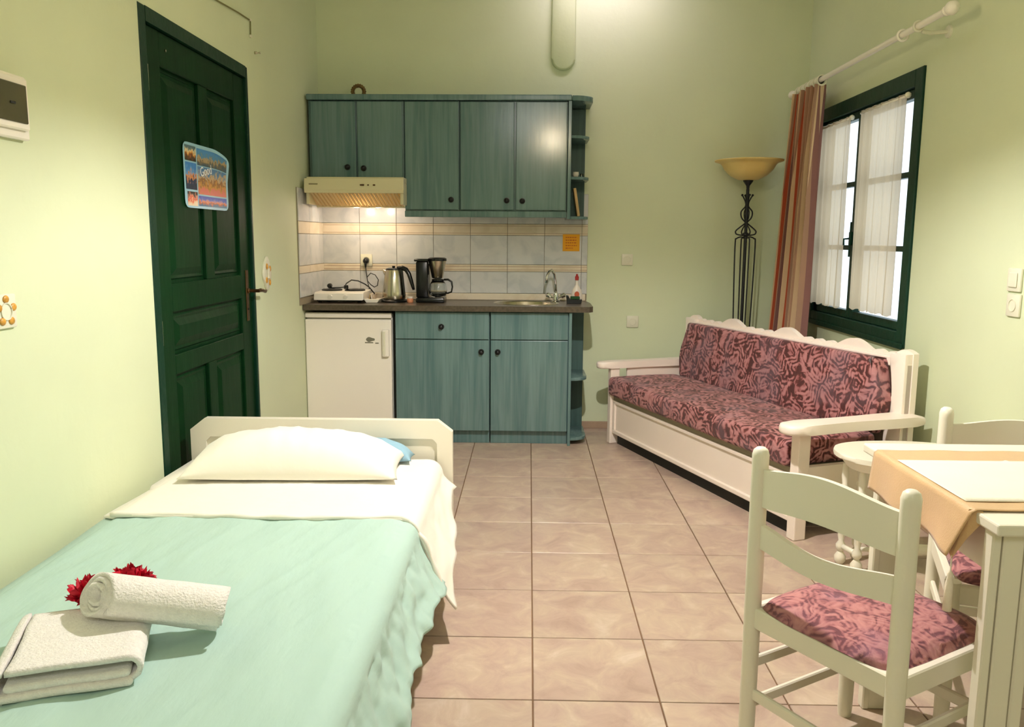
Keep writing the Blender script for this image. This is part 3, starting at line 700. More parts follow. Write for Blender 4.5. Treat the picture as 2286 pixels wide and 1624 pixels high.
for i in range(24):
    x = -1.243+i*.0209
    bm = BM(); prism(bm, [(4.744, 1.452), (4.758, 1.457), (4.90, 1.395), (4.890, 1.382)], 'x', x, x+.011, bev=.0)
    for v in bm.verts: v.co.x += (1.454-v.co.z)*.25; v.co.y -= .004
    obj('slat', bm, M['slat'], hd, world=True)
bm = BM(); box(bm, -1.25, -.737, 4.895, 4.945, 1.378, 1.392, bev=.003); obj('front_rail', bm, M['hood'], hd, world=True)
bm = BM(); box(bm, -1.25, -.737, 5.03, YB-.014, 1.386, 1.394, bev=.002); obj('rear_filter', bm, mat('grey_mesh_filter', srgb(190, 184, 160), .4, bump=.8, bscale=400), hd, world=True)
for hx in (-1.03, -.90):
    bm = BM(); lathe(bm, [(.02, .012), (.024, 0), (.022, 0), (.018, .010)], 20, hx, 4.97, 1.38, cap=False); b_ = obj('lamp_ring', bm, M['chrome'], hd, world=True, smooth=True)
    bm = BM(); lathe(bm, [(0, 1.392-1.38), (.018, .012), (.018, .016), (0, .018)], 20, hx, 4.97, 1.38, cap=False)
    obj('bulb', bm, mat('glowing_bulb', srgb(255, 240, 210), .4, emis=((1, .85, .6, 1), 25)), hd, world=True, smooth=True)
for x, w in ((-.957+.0, .024), (-.915, .008), (-.884, .013)):
    bm = BM(); box(bm, x, x+w, 4.716, 4.722, 1.492, 1.500, bev=.0015, mx=Matrix.Translation((.0, -.002, 0))); obj('switch_button', bm, M['bronze'], hd, world=True)
bm = BM(); box(bm, -1.247, -1.197, 4.7185, 4.721, 1.497, 1.504); obj('badge_lettering', bm, mat('grey_brown_print', srgb(140, 130, 90), .5), hd, world=True)
bm = BM(); lathe(bm, [(.005, 0), (.005, .003), (0, .003)], 10, mx=along((-.828, 4.722, 1.49), (-.828, 4.715, 1.49))[0]); obj('indicator', bm, M['plast'], hd, world=True)

# notice on the tiles
nt_ = thing('notice', 'orange paper notice stuck on the tiles left of the wall corner', 'notice', (.26, YB-.011, 1.18))
bm = BM(); box(bm, .207, .312, YB-.0125, YB-.0115, 1.128, 1.232); obj('paper', bm, M['orange'], nt_, world=True)
for k, z in enumerate((1.213, 1.196, 1.180, 1.163, 1.147)):
    w = .07 if k != 4 else .045
    bm = BM(); 
    x = .225
    while x < .225+w:
        l = random.uniform(.006, .016); box(bm, x, min(x+l, .225+w), YB-.0130, YB-.0124, z-.003, z+.003); x += l+.004
    obj('printed_line', bm, M['ink'], nt_, world=True)

# socket with plug on the backsplash
s = socket_round('wall_socket', 'white socket on the tiles with a black plug in it, above the kettle', (-1.02, YB-.0105, 1.064), '-y', w=.074)
pg = thing('power_plug', 'black plug with hanging lead in the socket on the tiles', 'plug', (-1.02, 5.19, 1.06))
bm = BM(); lathe(bm, [(.019, 0), (.018, .02), (.011, .032), (0, .034)], 16, mx=along((-1.02, 5.175, 1.062), (-1.02, 5.14, 1.055))[0]); tube(bm, [(-1.02, 5.155, 1.055), (-1.02, 5.15, 1.04), (-1.02, 5.152, 1.02)], [.008, .008, .005], 8)
obj('plug_body', bm, M['black'], pg, world=True, smooth=True, angle=50)
bm = BM()
tube(bm, [(-1.02, 5.152, 1.022), (-1.016, 5.155, .98), (-1.01, 5.158, .93), (-1.0, 5.15, .89), (-1.0, 5.14, .845), (-.99, 5.12, .8245), (-.95, 5.10, .8245)], .0028, 6)
obj('lead', bm, M['black'], pg, world=True, smooth=True)
bm = BM()
tube(bm, [(-1.012, 5.155, .96), (-.985, 5.13, .985), (-.955, 5.12, .975), (-.935, 5.115, .945), (-.94, 5.11, .91), (-.96, 5.11, .90), (-.985, 5.12, .915), (-1.008, 5.15, .935)], .0028, 6)
obj('lead_loop', bm, M['black'], pg, world=True, smooth=True)

# hot plate
hp = thing('hot_plate', 'white portable two-ring electric hot plate on the left of the worktop', 'hot plate', (-1.15, 4.98, .82))
bm = BM(); prism(bm, [(4.83, .838), (4.84, .876), (4.86, .884), (5.10, .886), (5.115, .84)], 'x', -1.268, -.975, bev=.005); obj('housing', bm, M['applw'], hp, world=True, smooth=True, angle=40)
bm = BM(); box(bm, -1.255, -.99, 4.85, 5.10, .829, .84, bev=.002); obj('underside', bm, M['black'], hp, world=True)
for x in (-1.24, -1.005):
    for y in (4.87, 5.08):
        bm = BM(); lathe(bm, [(.010, 0), (.012, .010)], 10, x, y, .820); obj('foot', bm, M['black'], hp, world=True)
for x in (-1.195, -1.055):
    bm = BM(); lathe(bm, [(.062, 0), (.062, .006), (.055, .011), (.02, .011), (.018, .008), (0, .008)], 28, x, 4.99, .885); obj('heating_ring', bm, M['black'], hp, world=True, smooth=True, angle=40)
for x in (-1.17, -1.08):
    bm = BM(); lathe(bm, [(.014, 0), (.012, .012), (0, .013)], 14, mx=along((x, 4.838, .858), (x, 4.825, .856))[0]); obj('dial', bm, M['applw'], hp, world=True, smooth=True, angle=40)
cc = thing('cable', 'black cord looped over the white hot plate', 'cable', (-1.1, 5.0, .9))
bm = BM()
tube(bm, [(-1.215, 5.02, .901), (-1.19, 4.99, .901), (-1.15, 5.02, .901), (-1.13, 5.04, .903), (-1.12, 5.05, .925), (-1.09, 5.06, .945), (-1.05, 5.065, .94), (-1.01, 5.07, .92), (-.985, 5.08, .90), (-.955, 5.09, .86), (-.95, 5.09, .8245), (-.965, 5.12, .8245)], .0038, 6)
obj('lead', bm, M['black'], cc, world=True, smooth=True)
bm = BM(); lathe(bm, [(.010, 0), (.014, .008), (.015, .03), (.010, .036), (0, .037)], 14, mx=along((-1.215, 4.995, .912), (-1.215, 5.03, .912))[0]); obj('plug_body', bm, M['black'], cc, world=True, smooth=True, angle=50)
bm = BM(); lathe(bm, [(.012, 0), (.014, .008), (.013, .022), (0, .024)], 14, -1.10, 4.95, .897); obj('cord_clip', bm, M['black'], cc, world=True, smooth=True, angle=50)

# small tray with sachets
tr = thing('tea_tray', 'small pale tray with folded packets between hot plate and kettle', 'tray', (-.93, 4.93, .82))
bm = BM(); prism(bm, [(-.965, .8205), (-.90, .8205), (-.885, .842), (-.98, .842)], 'y', 4.87, 4.97, bev=.003); obj('tray_body', bm, M['applw'], tr, world=True)
for k, (x, r) in enumerate(((-.95, 12), (-.935, -8), (-.918, 6))):
    bm = BM(); box(bm, -.003, .003, -.035, .035, 0, .03, bev=.001, mx=Matrix.Translation((x, 4.92, .8425)) @ Matrix.Rotation(math.radians(r), 4, 'Y')); obj('packet', bm, [M['tan'], M['soap'], M['bordl']][k], tr, world=True)

# kettle
kt = thing('kettle', 'brushed steel electric kettle with black handle and base', 'kettle', (-.815, 4.97, .82))
bm = BM(); lathe(bm, [(.078, 0), (.08, .008), (.072, .016), (0, .017)], 28); obj('power_base', bm, M['black'], kt, smooth=True, angle=40)
bm = BM(); lathe(bm, [(.066, .018), (.070, .03), (.068, .06), (.058, .14), (.050, .185), (.047, .192)], 32); 
bm2 = bm; tube(bm2, [(-.042, 0, .165), (-.058, 0, .182), (-.066, 0, .190)], [.018, .013, .007], 10)
obj('body', bm, M['steel'], kt, smooth=True, angle=50)
bm = BM(); lathe(bm, [(.047, .192), (.046, .200), (.03, .205), (.008, .206), (.010, .216), (0, .217)], 28); obj('lid', bm, M['black'], kt, smooth=True, angle=40)
bm = BM(); tube(bm, [(.025, 0, .203), (.055, 0, .206), (.080, 0, .196), (.098, 0, .170), (.110, 0, .135), (.122, 0, .095), (.128, 0, .075)], [.011, .014, .014, .013, .012, .010, .007], 10); obj('handle', bm, M['black'], kt, smooth=True)
bm = BM(); box(bm, .046, .066, -.012, .012, .03, .195, bev=.004, mx=Matrix.Translation((.01, 0, 0)) @ Matrix.Rotation(math.radians(-6), 4, 'Y')); obj('handle_spine', bm, M['black'], kt)
kt.rotation_euler = (0, 0, math.radians(-14))
# small salt jar
bm = BM(); lathe(bm, [(.016, 0), (.019, .004), (.019, .022), (.016, .026)], 16, -.71, 4.92, .82)
j = tag(obj('spice_jar', bm, mat('peach_jar', srgb(224, 150, 110), .3), smooth=True, angle=40), 'tiny peach coloured jar with white lid between kettle and coffee maker', 'jar')
bm = BM(); lathe(bm, [(.018, .026), (.018, .036), (0, .038)], 16, -.71, 4.92, .82); obj('lid', bm, M['soap'], j, smooth=True, angle=40)

# coffee maker
cm = thing('coffee_maker', 'black drip coffee maker with steel filter cone and glass jug', 'coffee maker', (-.60, 4.97, .82))
bm = BM(); box(bm, -.675, -.505, 4.90, 5.05, .8205, .850, bev=.008, seg=2); obj('base', bm, M['black'], cm, world=True, smooth=True, angle=40)
bm = BM(); box(bm, -.675, -.605, 4.92, 5.05, .85, 1.065, bev=.008, seg=2); box(bm, -.685, -.600, 4.915, 5.05, 1.065, 1.08, bev=.004); obj('water_tank', bm, M['black'], cm, world=True, smooth=True, angle=40)
bm = BM(); lathe(bm, [(.030, .965-.82), (.034, .97-.82), (.052, 1.062-.82), (.054, 1.068-.82)], 28, -.552, 4.975, .82); obj('filter_cone', bm, M['steel'], cm, world=True, smooth=True, angle=50)
bm = BM(); lathe(bm, [(.056, 1.068-.82), (.056, 1.082-.82), (.045, 1.088-.82), (0, 1.089-.82)], 28, -.552, 4.975, .82); obj('filter_lid', bm, M['black'], cm, world=True, smooth=True, angle=40)
bm = BM(); box(bm, -.63, -.60, 4.95, 5.0, .985, 1.05, bev=.003); obj('arm', bm, M['black'], cm, world=True)
bm = BM(); lathe(bm, [(.040, .853-.82), (.052, .870-.82), (.056, .895-.82), (.048, .930-.82), (.036, .950-.82), (.034, .950-.82), (.046, .930-.82), (.053, .895-.82), (.049, .872-.82), (0, .858-.82)], 28, -.548, 4.965, .82, cap=False)
obj('jug', bm, M['glass'], cm, world=True, smooth=True)
bm = BM(); lathe(bm, [(.037, .951-.82), (.037, .958-.82), (.02, .963-.82), (0, .963-.82)], 24, -.548, 4.965, .82); obj('jug_lid', bm, M['black'], cm, world=True, smooth=True, angle=40)
bm = BM(); tube(bm, [(-.51, 4.955, .957), (-.485, 4.95, .958), (-.464, 4.945, .945), (-.459, 4.943, .915), (-.465, 4.945, .885), (-.488, 4.95, .876), (-.498, 4.95, .878)], [.006, .006, .006, .005, .005, .005, .004], 8); obj('jug_handle', bm, M['black'], cm, world=True, smooth=True)

# soap bottle, sponge tray
so = thing('soap_bottle', 'white washing-up bottle with red cap beside the tap', 'bottle', (.292, 5.06, .82))
bm = BM(); lathe(bm, [(.030, 0), (.033, .006), (.034, .045), (.028, .075), (.012, .100), (.009, .108), (.009, .135)], 24)
for v in bm.verts: v.co.y *= .65
obj('body', bm, M['soap'], so, smooth=True, angle=60)
bm = BM(); lathe(bm, [(.011, .135), (.012, .155), (.008, .160), (.005, .172), (0, .173)], 16); obj('cap', bm, M['redcap'], so, smooth=True, angle=50)
bm = BM(); prism(bm, [(.015*math.cos(a), .05+.018*math.sin(a)) for a in [2*math.pi*i/16 for i in range(16)]], 'y', -.0245, -.022); obj('bottle_sticker', bm, mat('orange_sticker', srgb(200, 90, 50), .5), so)
sp = thing('sponge_holder', 'dark green and black sponge tray at the right end of the worktop', 'sponge holder', (.27, 4.97, .82))
bm = BM(); prism(bm, [(.228, .8205), (.312, .8205), (.318, .845), (.245, .845), (.236, .868), (.224, .868)], 'y', 4.93, 5.0, bev=.002); obj('holder', bm, M['black'], sp, world=True)
bm = BM(); box(bm, .25, .305, 4.94, 4.99, .846, .862, bev=.004, seg=2); obj('sponge', bm, mat('green_sponge', srgb(40, 80, 40), .9, bump=.6, bscale=150), sp, world=True)

# ------------------------------------------------------------------ floor lamp
fl = thing('floor_lamp', 'black wrought iron floor lamp with wide amber glass bowl, switched off', 'lamp', (1.285, 4.99, 0))
bm = BM(); prof = [(.028, 1.552), (.06, 1.556), (.105, 1.578), (.140, 1.612), (.155, 1.640), (.168, 1.652), (.196, 1.660), (.198, 1.667), (.166, 1.660), (.150, 1.644), (.135, 1.615), (.10, 1.583), (.05, 1.562), (0, 1.56)]
lathe(bm, prof, 48, cap=False); obj('lamp_shade', bm, M['bowl'], fl, smooth=True, label='amber glass bowl shade')
bm = BM(); lathe(bm, [(.008, 1.50), (.010, 1.52), (.028, 1.545), (.030, 1.552), (.012, 1.556), (0, 1.556)], 20); obj('cup', bm, M['iron'], fl, smooth=True, angle=40)
bm = BM(); lathe(bm, [(.0095, .02), (.0095, 1.50)], 12); lathe(bm, [(.009, 1.225), (.02, 1.232), (.02, 1.242), (.009, 1.25)], 14); obj('pole', bm, M['iron'], fl, smooth=True, angle=40)
bm = BM(); lathe(bm, [(.15, 0), (.15, .012), (.13, .02), (.03, .03), (0, .03)], 40); obj('base', bm, M['iron'], fl, smooth=True, angle=40)
def catmull(pts, n=6):
    out = []; P_ = [pts[0]]+list(pts)+[pts[-1]]
    for i in range(1, len(P_)-2):
        for k in range(n):
            t = k/n; p0, p1, p2, p3 = [Vector(q) for q in P_[i-1:i+3]]
            out.append(.5*((2*p1)+(-p0+p2)*t+(2*p0-5*p1+4*p2-p3)*t*t+(-p0+3*p1-3*p2+p3)*t*t*t))
    out.append(Vector(pts[-1])); return out
for k in range(4):
    a = math.radians(8+90*k); c, s_ = math.cos(a), math.sin(a)
    def pr(l): return [(r*c, r*s_, z) for r, z in l]
    # hook and loops of one scroll
    bm = BM(); tube(bm, catmull(pr([(.030, 1.462), (.022, 1.45), (.010, 1.425), (.010, 1.40), (.034, 1.37), (.030, 1.335), (.008, 1.31), (.010, 1.30), (.058, 1.262), (.062, 1.245), (.05, 1.236), (.012, 1.230)])), .0042, 6)
    bmesh.ops.create_icosphere(bm, subdivisions=1, radius=.008, matrix=Matrix.Translation((.032*c, .032*s_, 1.466)))
    obj('scroll', bm, M['iron'], fl, smooth=True)
    bm = BM(); tube(bm, catmull(pr([(.010, 1.215), (.03, 1.222), (.055, 1.212), (.062, 1.19), (.060, 1.0), (.050, .6), (.046, .3), (.07, .1), (.10, .03), (.11, .022)])), .0042, 6)
    obj('outer_rod', bm, M['iron'], fl, smooth=True)

# ------------------------------------------------------------------ window
Wn = bpy.data.objects.new('window_1', None); COL.objects.link(Wn); Wn['kind'] = 'structure'; Wn.location = (XR, (WY0+WY1)/2, WZ0)
Wn['label'] = 'dark green framed window with two casements in the right wall'
def wb(name, m_, y0, y1, z0, z1, x0, x1, bev=.003, **k): return bxo(name, m_, Wn, (x0, x1, y0, y1, z0, z1), bev=bev, world=True, **k)
bm = BM(); fw = .072
box(bm, XR-.012, XR+.07, WY0, WY0+fw, WZ0, WZ1, bev=.004); box(bm, XR-.012, XR+.07, WY1-fw, WY1, WZ0, WZ1, bev=.004)
box(bm, XR-.012, XR+.07, WY0+fw, WY1-fw, WZ1-.075, WZ1, bev=.004); box(bm, XR-.012, XR+.07, WY0+fw, WY1-fw, WZ0, WZ0+.07, bev=.004)
box(bm, XR-.022, XR-.010, WY0-.004, WY1+.002, WZ0-.004, WZ0+.022, bev=.004)
obj('window_frame', bm, M['frame'], Wn, world=True)
ymid = 4.365
for (a, b, hnd) in ((WY0+fw+.001, ymid-.001, True), (ymid+.001, WY1-fw-.001, False)):
    bm = BM(); z0, z1 = WZ0+.071, WZ1-.076; x0, x1 = XR+.008, XR+.05; w = .040
    box(bm, x0, x1, a, a+w, z0, z1, bev=.003); box(bm, x0, x1, b-w, b, z0, z1, bev=.003)
    box(bm, x0, x1, a+w, b-w, z0, z0+w, bev=.003); box(bm, x0, x1, a+w, b-w, z1-w, z1, bev=.003)
    sash = obj('window_sash', bm, M['frame'], Wn, world=True)
    hh = (z1-z0-2*w)/3
    for k in (1, 2):
        bm = BM(); zz = z0+w+hh*k; box(bm, x0+.004, x1-.004, a+w, b-w, zz-.013, zz+.013, bev=.002); o = obj('glazing_bar', bm, M['frame'], None); o.data.transform(wm(sash).inverted()); o.parent = sash
    for k in range(3):
        zz = z0+w+hh*k
        bm = BM(); box(bm, x0+.018, x0+.022, a+w-.003, b-w+.003, zz+(.0135 if k else 0), zz+hh-(.0135 if k < 2 else 0)); o = obj('pane', bm, M['pane'], None); o.data.transform(wm(sash).inverted()); o.parent = sash
bm = BM(); tube(bm, [(XR-.002, 4.385, 1.30), (XR-.004, 4.385, 1.12)], .005, 8); box(bm, XR-.008, XR+.008, 4.375, 4.395, 1.18, 1.25, bev=.003); tube(bm, [(XR-.006, 4.385, 1.215), (XR-.035, 4.385, 1.212), (XR-.038, 4.375, 1.18)], .005, 8)
obj('window_handle', bm, M['frame'], Wn, world=True, smooth=True, angle=40)
# sheer curtains with their rods
def sheer(label, y0, y1, z0, z1, ph):
    t = thing('sheer_curtain', label, 'curtain', (XR-.03, (y0+y1)/2, z0), 0, 'ivory net curtains on the window casements')
    bm = BM(); n = 90
    def fn(u, v):
        y = y0+(y1-y0)*u; z = z0+(z1-z0)*v
        k = .4+.6*(1-v)
        x = XR-.034+.009*k*math.sin(2*math.pi*5.5*u+ph+.6*math.sin(5*u+2*v))+.002*math.sin(2*math.pi*13*u+ph*2)
        z += .004*math.sin(2*math.pi*9*u+ph)*(1-v)
        return (x, y, z)
    grid(bm, fn, n, 10); obj('net', bm, M['sheer'], t, world=True, smooth=True)
    bm = BM(); tube(bm, [(XR-.034, y0-.014, z1-.012), (XR-.034, y1+.006, z1-.012)], .0055, 8); obj('rod', bm, M['applw'], t, world=True, smooth=True)
    for yy in (y0-.02, ):
        bm = BM(); bmesh.ops.create_icosphere(bm, subdivisions=2, radius=.014, matrix=Matrix.Translation((XR-.034, yy, z1-.010))); obj('rod_end', bm, M['plast'], t, world=True, smooth=True)
    return t
sheer('ivory net curtain on the right-hand window casement, wider in view', 3.775, 4.265, .862, 1.842, .4)
sheer('ivory net curtain on the left-hand casement beside the striped curtain', 4.405, 4.89, .850, 1.836, 1.7)

# curtain rod
cr_ = thing('curtain_rod', 'cream wooden curtain rod with turned finial above the window', 'curtain rod', (1.55, 4.1, 2.055))
bm = BM(); tube(bm, [(1.55, 3.28, 2.055), (1.55, 5.05, 2.055)], .0135, 14); obj('pole', bm, M['applw'], cr_, world=True, smooth=True, angle=40)
for y, d in ((3.28, -1), (5.05, 1)):
    bm = BM(); mmx, _ = along((1.55, y, 2.055), (1.55, y+d, 2.055)); lathe(bm, [(.014, -.002), (.019, .003), (.019, .010), (.013, .014), (.022, .03), (.026, .045), (.022, .062), (.012, .072), (0, .075)], 20, mx=mmx); obj('finial', bm, M['applw'], cr_, world=True, smooth=True, angle=50)
for y in (3.50, 4.9):
    bm = BM(); tube(bm, [(XR, y, 2.035), (1.60, y, 2.03), (1.565, y, 2.035)], .008, 10); n = 16
    tube(bm, [(1.55+.019*math.cos(2*math.pi*i/n), y, 2.055+.019*math.sin(2*math.pi*i/n)) for i in range(n)], .005, 6, closed=True)
    lathe(bm, [(.026, 0), (.024, .008), (.010, .010)], 16, mx=along((XR, y, 2.035), (XR-.02, y, 2.035))[0])
    obj('bracket', bm, M['plast'], cr_, world=True, smooth=True, angle=50)
# loose ring on the pole
n = 16; bm = BM(); tube(bm, [(1.55+.022*math.cos(2*math.pi*i/n), 3.64, 2.052+.022*math.sin(2*math.pi*i/n)) for i in range(n)], .0055, 6, closed=True); obj('ring', bm, M['applw'], cr_, world=True, smooth=True)
cu_ = thing('striped_curtain', 'striped red, brown and beige curtain gathered at the far end of the rod', 'curtain', (1.55, 4.82, 0))
bm = BM(); nu, nv = 160, 26
uvl = bm.loops.layers.uv.new('u')
def cur(u, v):
    # v: 0 bottom, 1 top
    sp = .36+.10*(1-v); yc = 4.80+.03*(1-v)
    y = yc+(u-.5)*sp*(-1)
    amp = .034+.016*(1-v)
    x = 1.548-.055*(1-v)+amp*math.sin(2*math.pi*8.0*u+.8*math.sin(3*v))+.012*math.sin(2*math.pi*3*u+2+v)+(u-.5)*.03*(1-v)
    y += .010*math.cos(2*math.pi*8.0*u)*(1)
    return (x, y, .02+v*(2.035-.02))
gr = grid(bm, cur, nu, nv)
bm.verts.index_update()
lut = {}
for i in range(nu+1):
    for j in range(nv+1): lut[gr[i][j]] = (i/nu, j/nv)
for f in bm.faces:
    um = min(lut[l.vert][0] for l in f.loops)*2.6; base = math.floor(um)
    for l in f.loops: l[uvl].uv = (min(max(lut[l.vert][0]*2.6-base, 0.001), .999), lut[l.vert][1])
co = obj('cloth', bm, M['curtain'], cu_, world=True, smooth=True)
bm = BM()
for i in range(60):
    pass
bm.free()
bm = BM(); lathe(bm, [(.021, 0), (.023, .1), (.022, .2), (.023, .3), (.021, .37)], 20, mx=along((1.55, 4.615, 2.053), (1.55, 4.985, 2.053))[0], cap=False); obj('casing', bm, M['plast'], cu_, world=True, smooth=True, label='cream sleeve over the rod')
for k in range(6):
    n = 16; y = 4.60+.072*k
    bm = BM(); tube(bm, [(1.55+.026*math.cos(2*math.pi*i/n), y, 2.05+.026*math.sin(2*math.pi*i/n)) for i in range(n)], .0045, 6, closed=True); obj('ring', bm, M['plast'], cu_, world=True, smooth=True)
# ------------------------------------------------------------------ sofa
SL = 1.72
so_ = thing('sofa', 'cream wooden bench sofa with scalloped back along the right wall', 'sofa', (.489, 4.822, 0), math.radians(-69.6))
sw_ = M['sofawood']
# front board with frame and recessed panel
bm = BM(); box(bm, .03, SL-.05, .010, .024, .075, .262); obj('front_panel', bm, sw_, so_)
bm = BM(); box(bm, .03, SL-.05, .0, .03, .064, .088, bev=.004); box(bm, .03, SL-.05, .0, .03, .244, .264, bev=.004); box(bm, .03, .06, .0, .03, .088, .262, bev=.003); box(bm, SL-.08, SL-.05, .0, .03, .088, .262, bev=.003)
obj('front_frame', bm, sw_, so_)
bm = BM(); box(bm, .03, SL-.05, .006, .50, .264, .291, bev=.002); obj('seat_base', bm, M['grey'], so_, label='grey-beige slatted seat base')
for (x0, x1) in ((-.012, .028), (SL-.050, SL)):
    for (y0, y1) in ((-.012, .045), (.50, .55)):
        bm = BM(); box(bm, x0, x1, y0, y1, 0, .46 if y0 < .1 else .70, bev=.005, seg=2); obj('leg', bm, sw_, so_, smooth=False)
    bm = BM(); box(bm, x0+.008, x1-.008, .045, .50, .10, .30, bev=.003); obj('side_board', bm, sw_, so_)
    bm = BM(); box(bm, x0+.012, x1-.012, .10, .46, .38, .455, bev=.003); obj('arm_brace', bm, sw_, so_) if x0 < .1 else bm.free()
# armrests: wavy planks
def arm(xc, hw):
    pts = []
    n = 14
    for i in range(n+1):
        t = i/n; y = -.055+t*.61; w = hw*(1+.10*math.cos(2*math.pi*t*1.2))
        pts.append((xc+w, y))
    tip = [(xc+hw*1.1*math.cos(a), -.055+hw*1.0*math.sin(a)) for a in [-math.pi*i/10 for i in range(1, 10)]]
    left = [(2*xc-x, y) for x, y in reversed(pts)]
    bm = BM(); prism(bm, list(reversed(tip))[::-1] and (left+list(reversed(tip))+pts), 'z', .452, .492, bev=.012); return bm
obj('armrest', arm(.0, .036), sw_, so_, smooth=True, angle=50)
obj('armrest', arm(SL+.012, .052), sw_, so_, smooth=True, angle=50)
# scalloped back
def topz(x):
    if x < .09: return .742+.014*math.sin(math.pi*x/.09)
    if x > SL-.09: return .742+.014*math.sin(math.pi*(SL-x)/.09)
    per = .47; xx = (x-.09-.085+per*.0) % per
    h = .735
    d = abs(((x-.43+per/2) % per)-per/2)
    if d < .115: return h-.006+.040*math.cos(math.pi*d/.23)**1.2
    q = (d-.115)/(per/2-.115)
    return h-.012+.017*abs(math.sin(math.pi*1.5*q))
N_ = 240
top = [(-.005+(SL+.01)*i/N_, topz(SL*i/N_)) for i in range(N_+1)]
bm = BM(); prism(bm, [(-.005, .10)]+top+[(SL+.005, .10)], 'y', .528, .556, bev=0); obj('back_board', bm, sw_, so_)
bm = BM(); box(bm, .04, SL-.06, .034, .05, 0, .10); obj('under_shade_board', bm, M['dark'], so_, label='added dark board standing in for the shade under the front panel')  # added near-black board, paints the shade in the gap below the sofa
# end stiles with S curve, seen from the front beside the back cushion
for side in (0, 1):
    cur_ = [(.0, .10), (.0, .74), (.09, .735), (.085, .69), (.070, .65), (.055, .60), (.052, .56), (.062, .52), (.085, .49), (.095, .46), (.095, .10)]
    pts = [(x if side == 0 else SL-x, z) for x, z in cur_]
    bm = BM(); prism(bm, pts, 'y', .490, .560, bev=.008); obj('back_stile', bm, sw_, so_, smooth=True, angle=40)
bm = BM(); box(bm, .02, SL-.02, .505, .529, .68, .722, bev=.004); obj('top_rail', bm, sw_, so_)
# cushions
def cushion_bm(x0, x1, y0, y1, z0, z1, r, nx=40, ny=14, puff=.01, seed=0):
    bm = BM(); box(bm, x0, x1, y0, y1, z0, z1)
    bmesh.ops.bevel(bm, geom=list(bm.edges), offset=r, segments=4, affect='EDGES', profile=.6)
    bmesh.ops.subdivide_edges(bm, edges=[e for e in bm.edges if abs((e.verts[0].co-e.verts[1].co).x) > .3], cuts=nx, use_grid_fill=True)
    bmesh.ops.subdivide_edges(bm, edges=[e for e in bm.edges if abs((e.verts[0].co-e.verts[1].co).y) > .15 or abs((e.verts[0].co-e.verts[1].co).z) > .15], cuts=8, use_grid_fill=True)
    return bm
sc_ = bm = cushion_bm(.012, SL-.06, -.028, .43, .292, .402, .03)
for v in bm.verts:
    q = mnoise.noise(Vector((v.co.x*4, v.co.y*4, v.co.z*3))); v.co.z += .008*q*(1 if v.co.z > .33 else .2)
    if v.co.z > .35: v.co.z += .006*math.sin(math.pi*(v.co.y+.03)/.46)
o = obj('seat_cushion', bm, M['sofafab'], None, smooth=True)
bmx = Matrix.Identity(4)
back = BM(); box(back, .058, SL-.058, 0, .085, 0, .325)
bmesh.ops.bevel(back, geom=list(back.edges), offset=.02, segments=4, affect='EDGES', profile=.6)
bmesh.ops.subdivide_edges(back, edges=[e for e in back.edges if abs((e.verts[0].co-e.verts[1].co).x) > .3], cuts=40, use_grid_fill=True)
bmesh.ops.subdivide_edges(back, edges=[e for e in back.edges if abs((e.verts[0].co-e.verts[1].co).z) > .15], cuts=8, use_grid_fill=True)
for v in back.verts:
    q = mnoise.noise(Vector((v.co.x*4, v.co.z*4, 3.0))); v.co.y += .006*q
    e = min(v.co.x-.058, SL-.058-v.co.x)
    zz = v.co.z
    # ends follow the curved stile
    k = (1 if v.co.x > SL/2 else -1)
    if e < .03: v.co.x -= k*(.055*max(0, (zz-.16)/.16) + .035*max(0, (.10-zz)/.10))
bmesh.ops.transform(back, matrix=Matrix.Translation((0, .398, .398)) @ Matrix.Rotation(math.radians(-7), 4, 'X'), verts=back.verts)
o2 = obj('back_cushion', back, M['sofafab'], None, smooth=True)
for c, lab in ((o, 'long maroon and pink patterned seat cushion lying on the sofa'), (o2, 'long maroon and pink patterned cushion leaning on sofa back')):
    c.location = so_.location; c.rotation_euler = so_.rotation_euler; tag(c, lab, 'cushion')

# ------------------------------------------------------------------ bed
bd = thing('bed', 'white single bed frame with chamfered headboard beside left wall', 'bed', (-.78, 2.1, 0))
wh = M['white']
hx0, hx1, hy = -1.268, -.281, 3.0
hb = [(hx0, .06), (hx1, .06), (hx1, .485), (hx1-.055, .528), (hx0+.055, .528), (hx0, .485)]
bm = BM()
oi = [(hx0, .485, hx0+.055, .528)]
fo = [(hx0, .0), (hx1, .0), (hx1, .485), (hx1-.055, .528), (hx0+.055, .528), (hx0, .485)]
fi = [(hx0+.058, .20), (hx1-.058, .20), (hx1-.058, .44), (hx1-.075, .458), (hx0+.075, .458), (hx0+.058, .44)]
va = [[bm.verts.new((x, y, z)) for x, z in L_] for y, L_ in ((hy, fo), (hy, fi), (hy+.012, [(x, z) for x, z in fi]), (hy+.035, fo))]
for A, B in ((va[0], va[1]), (va[1], va[2]), (va[0], va[3])):
    for k in range(6): bm.faces.new((A[k], A[(k+1) % 6], B[(k+1) % 6], B[k]))
bm.faces.new(va[3]); obj('headboard', bm, wh, bd, world=True)
bm = BM(); prism(bm, [(x, z) for x, z in fi], 'y', hy+.010, hy+.020); obj('headboard_panel', bm, wh, bd, world=True)
for x0, x1 in ((-1.262, -1.24), (-.372, -.35)):
    bm = BM(); box(bm, x0, x1, 1.0, hy-.001, .12, .24, bev=.004); obj('side_rail', bm, wh, bd, world=True)
bm = BM(); box(bm, -1.24, -.372, 1.02, hy-.03, .20, .22); obj('slat_base', bm, M['tan'], bd, world=True)
bm = BM(); box(bm, -1.262, -.345, .985, 1.01, .08, .30, bev=.005); obj('footboard', bm, wh, bd, world=True)
for x in (-1.25, -.37):
    bm = BM(); box(bm, x-.018, x+.018, .98, 1.016, 0, .10, bev=.003); obj('leg', bm, wh, bd, world=True)
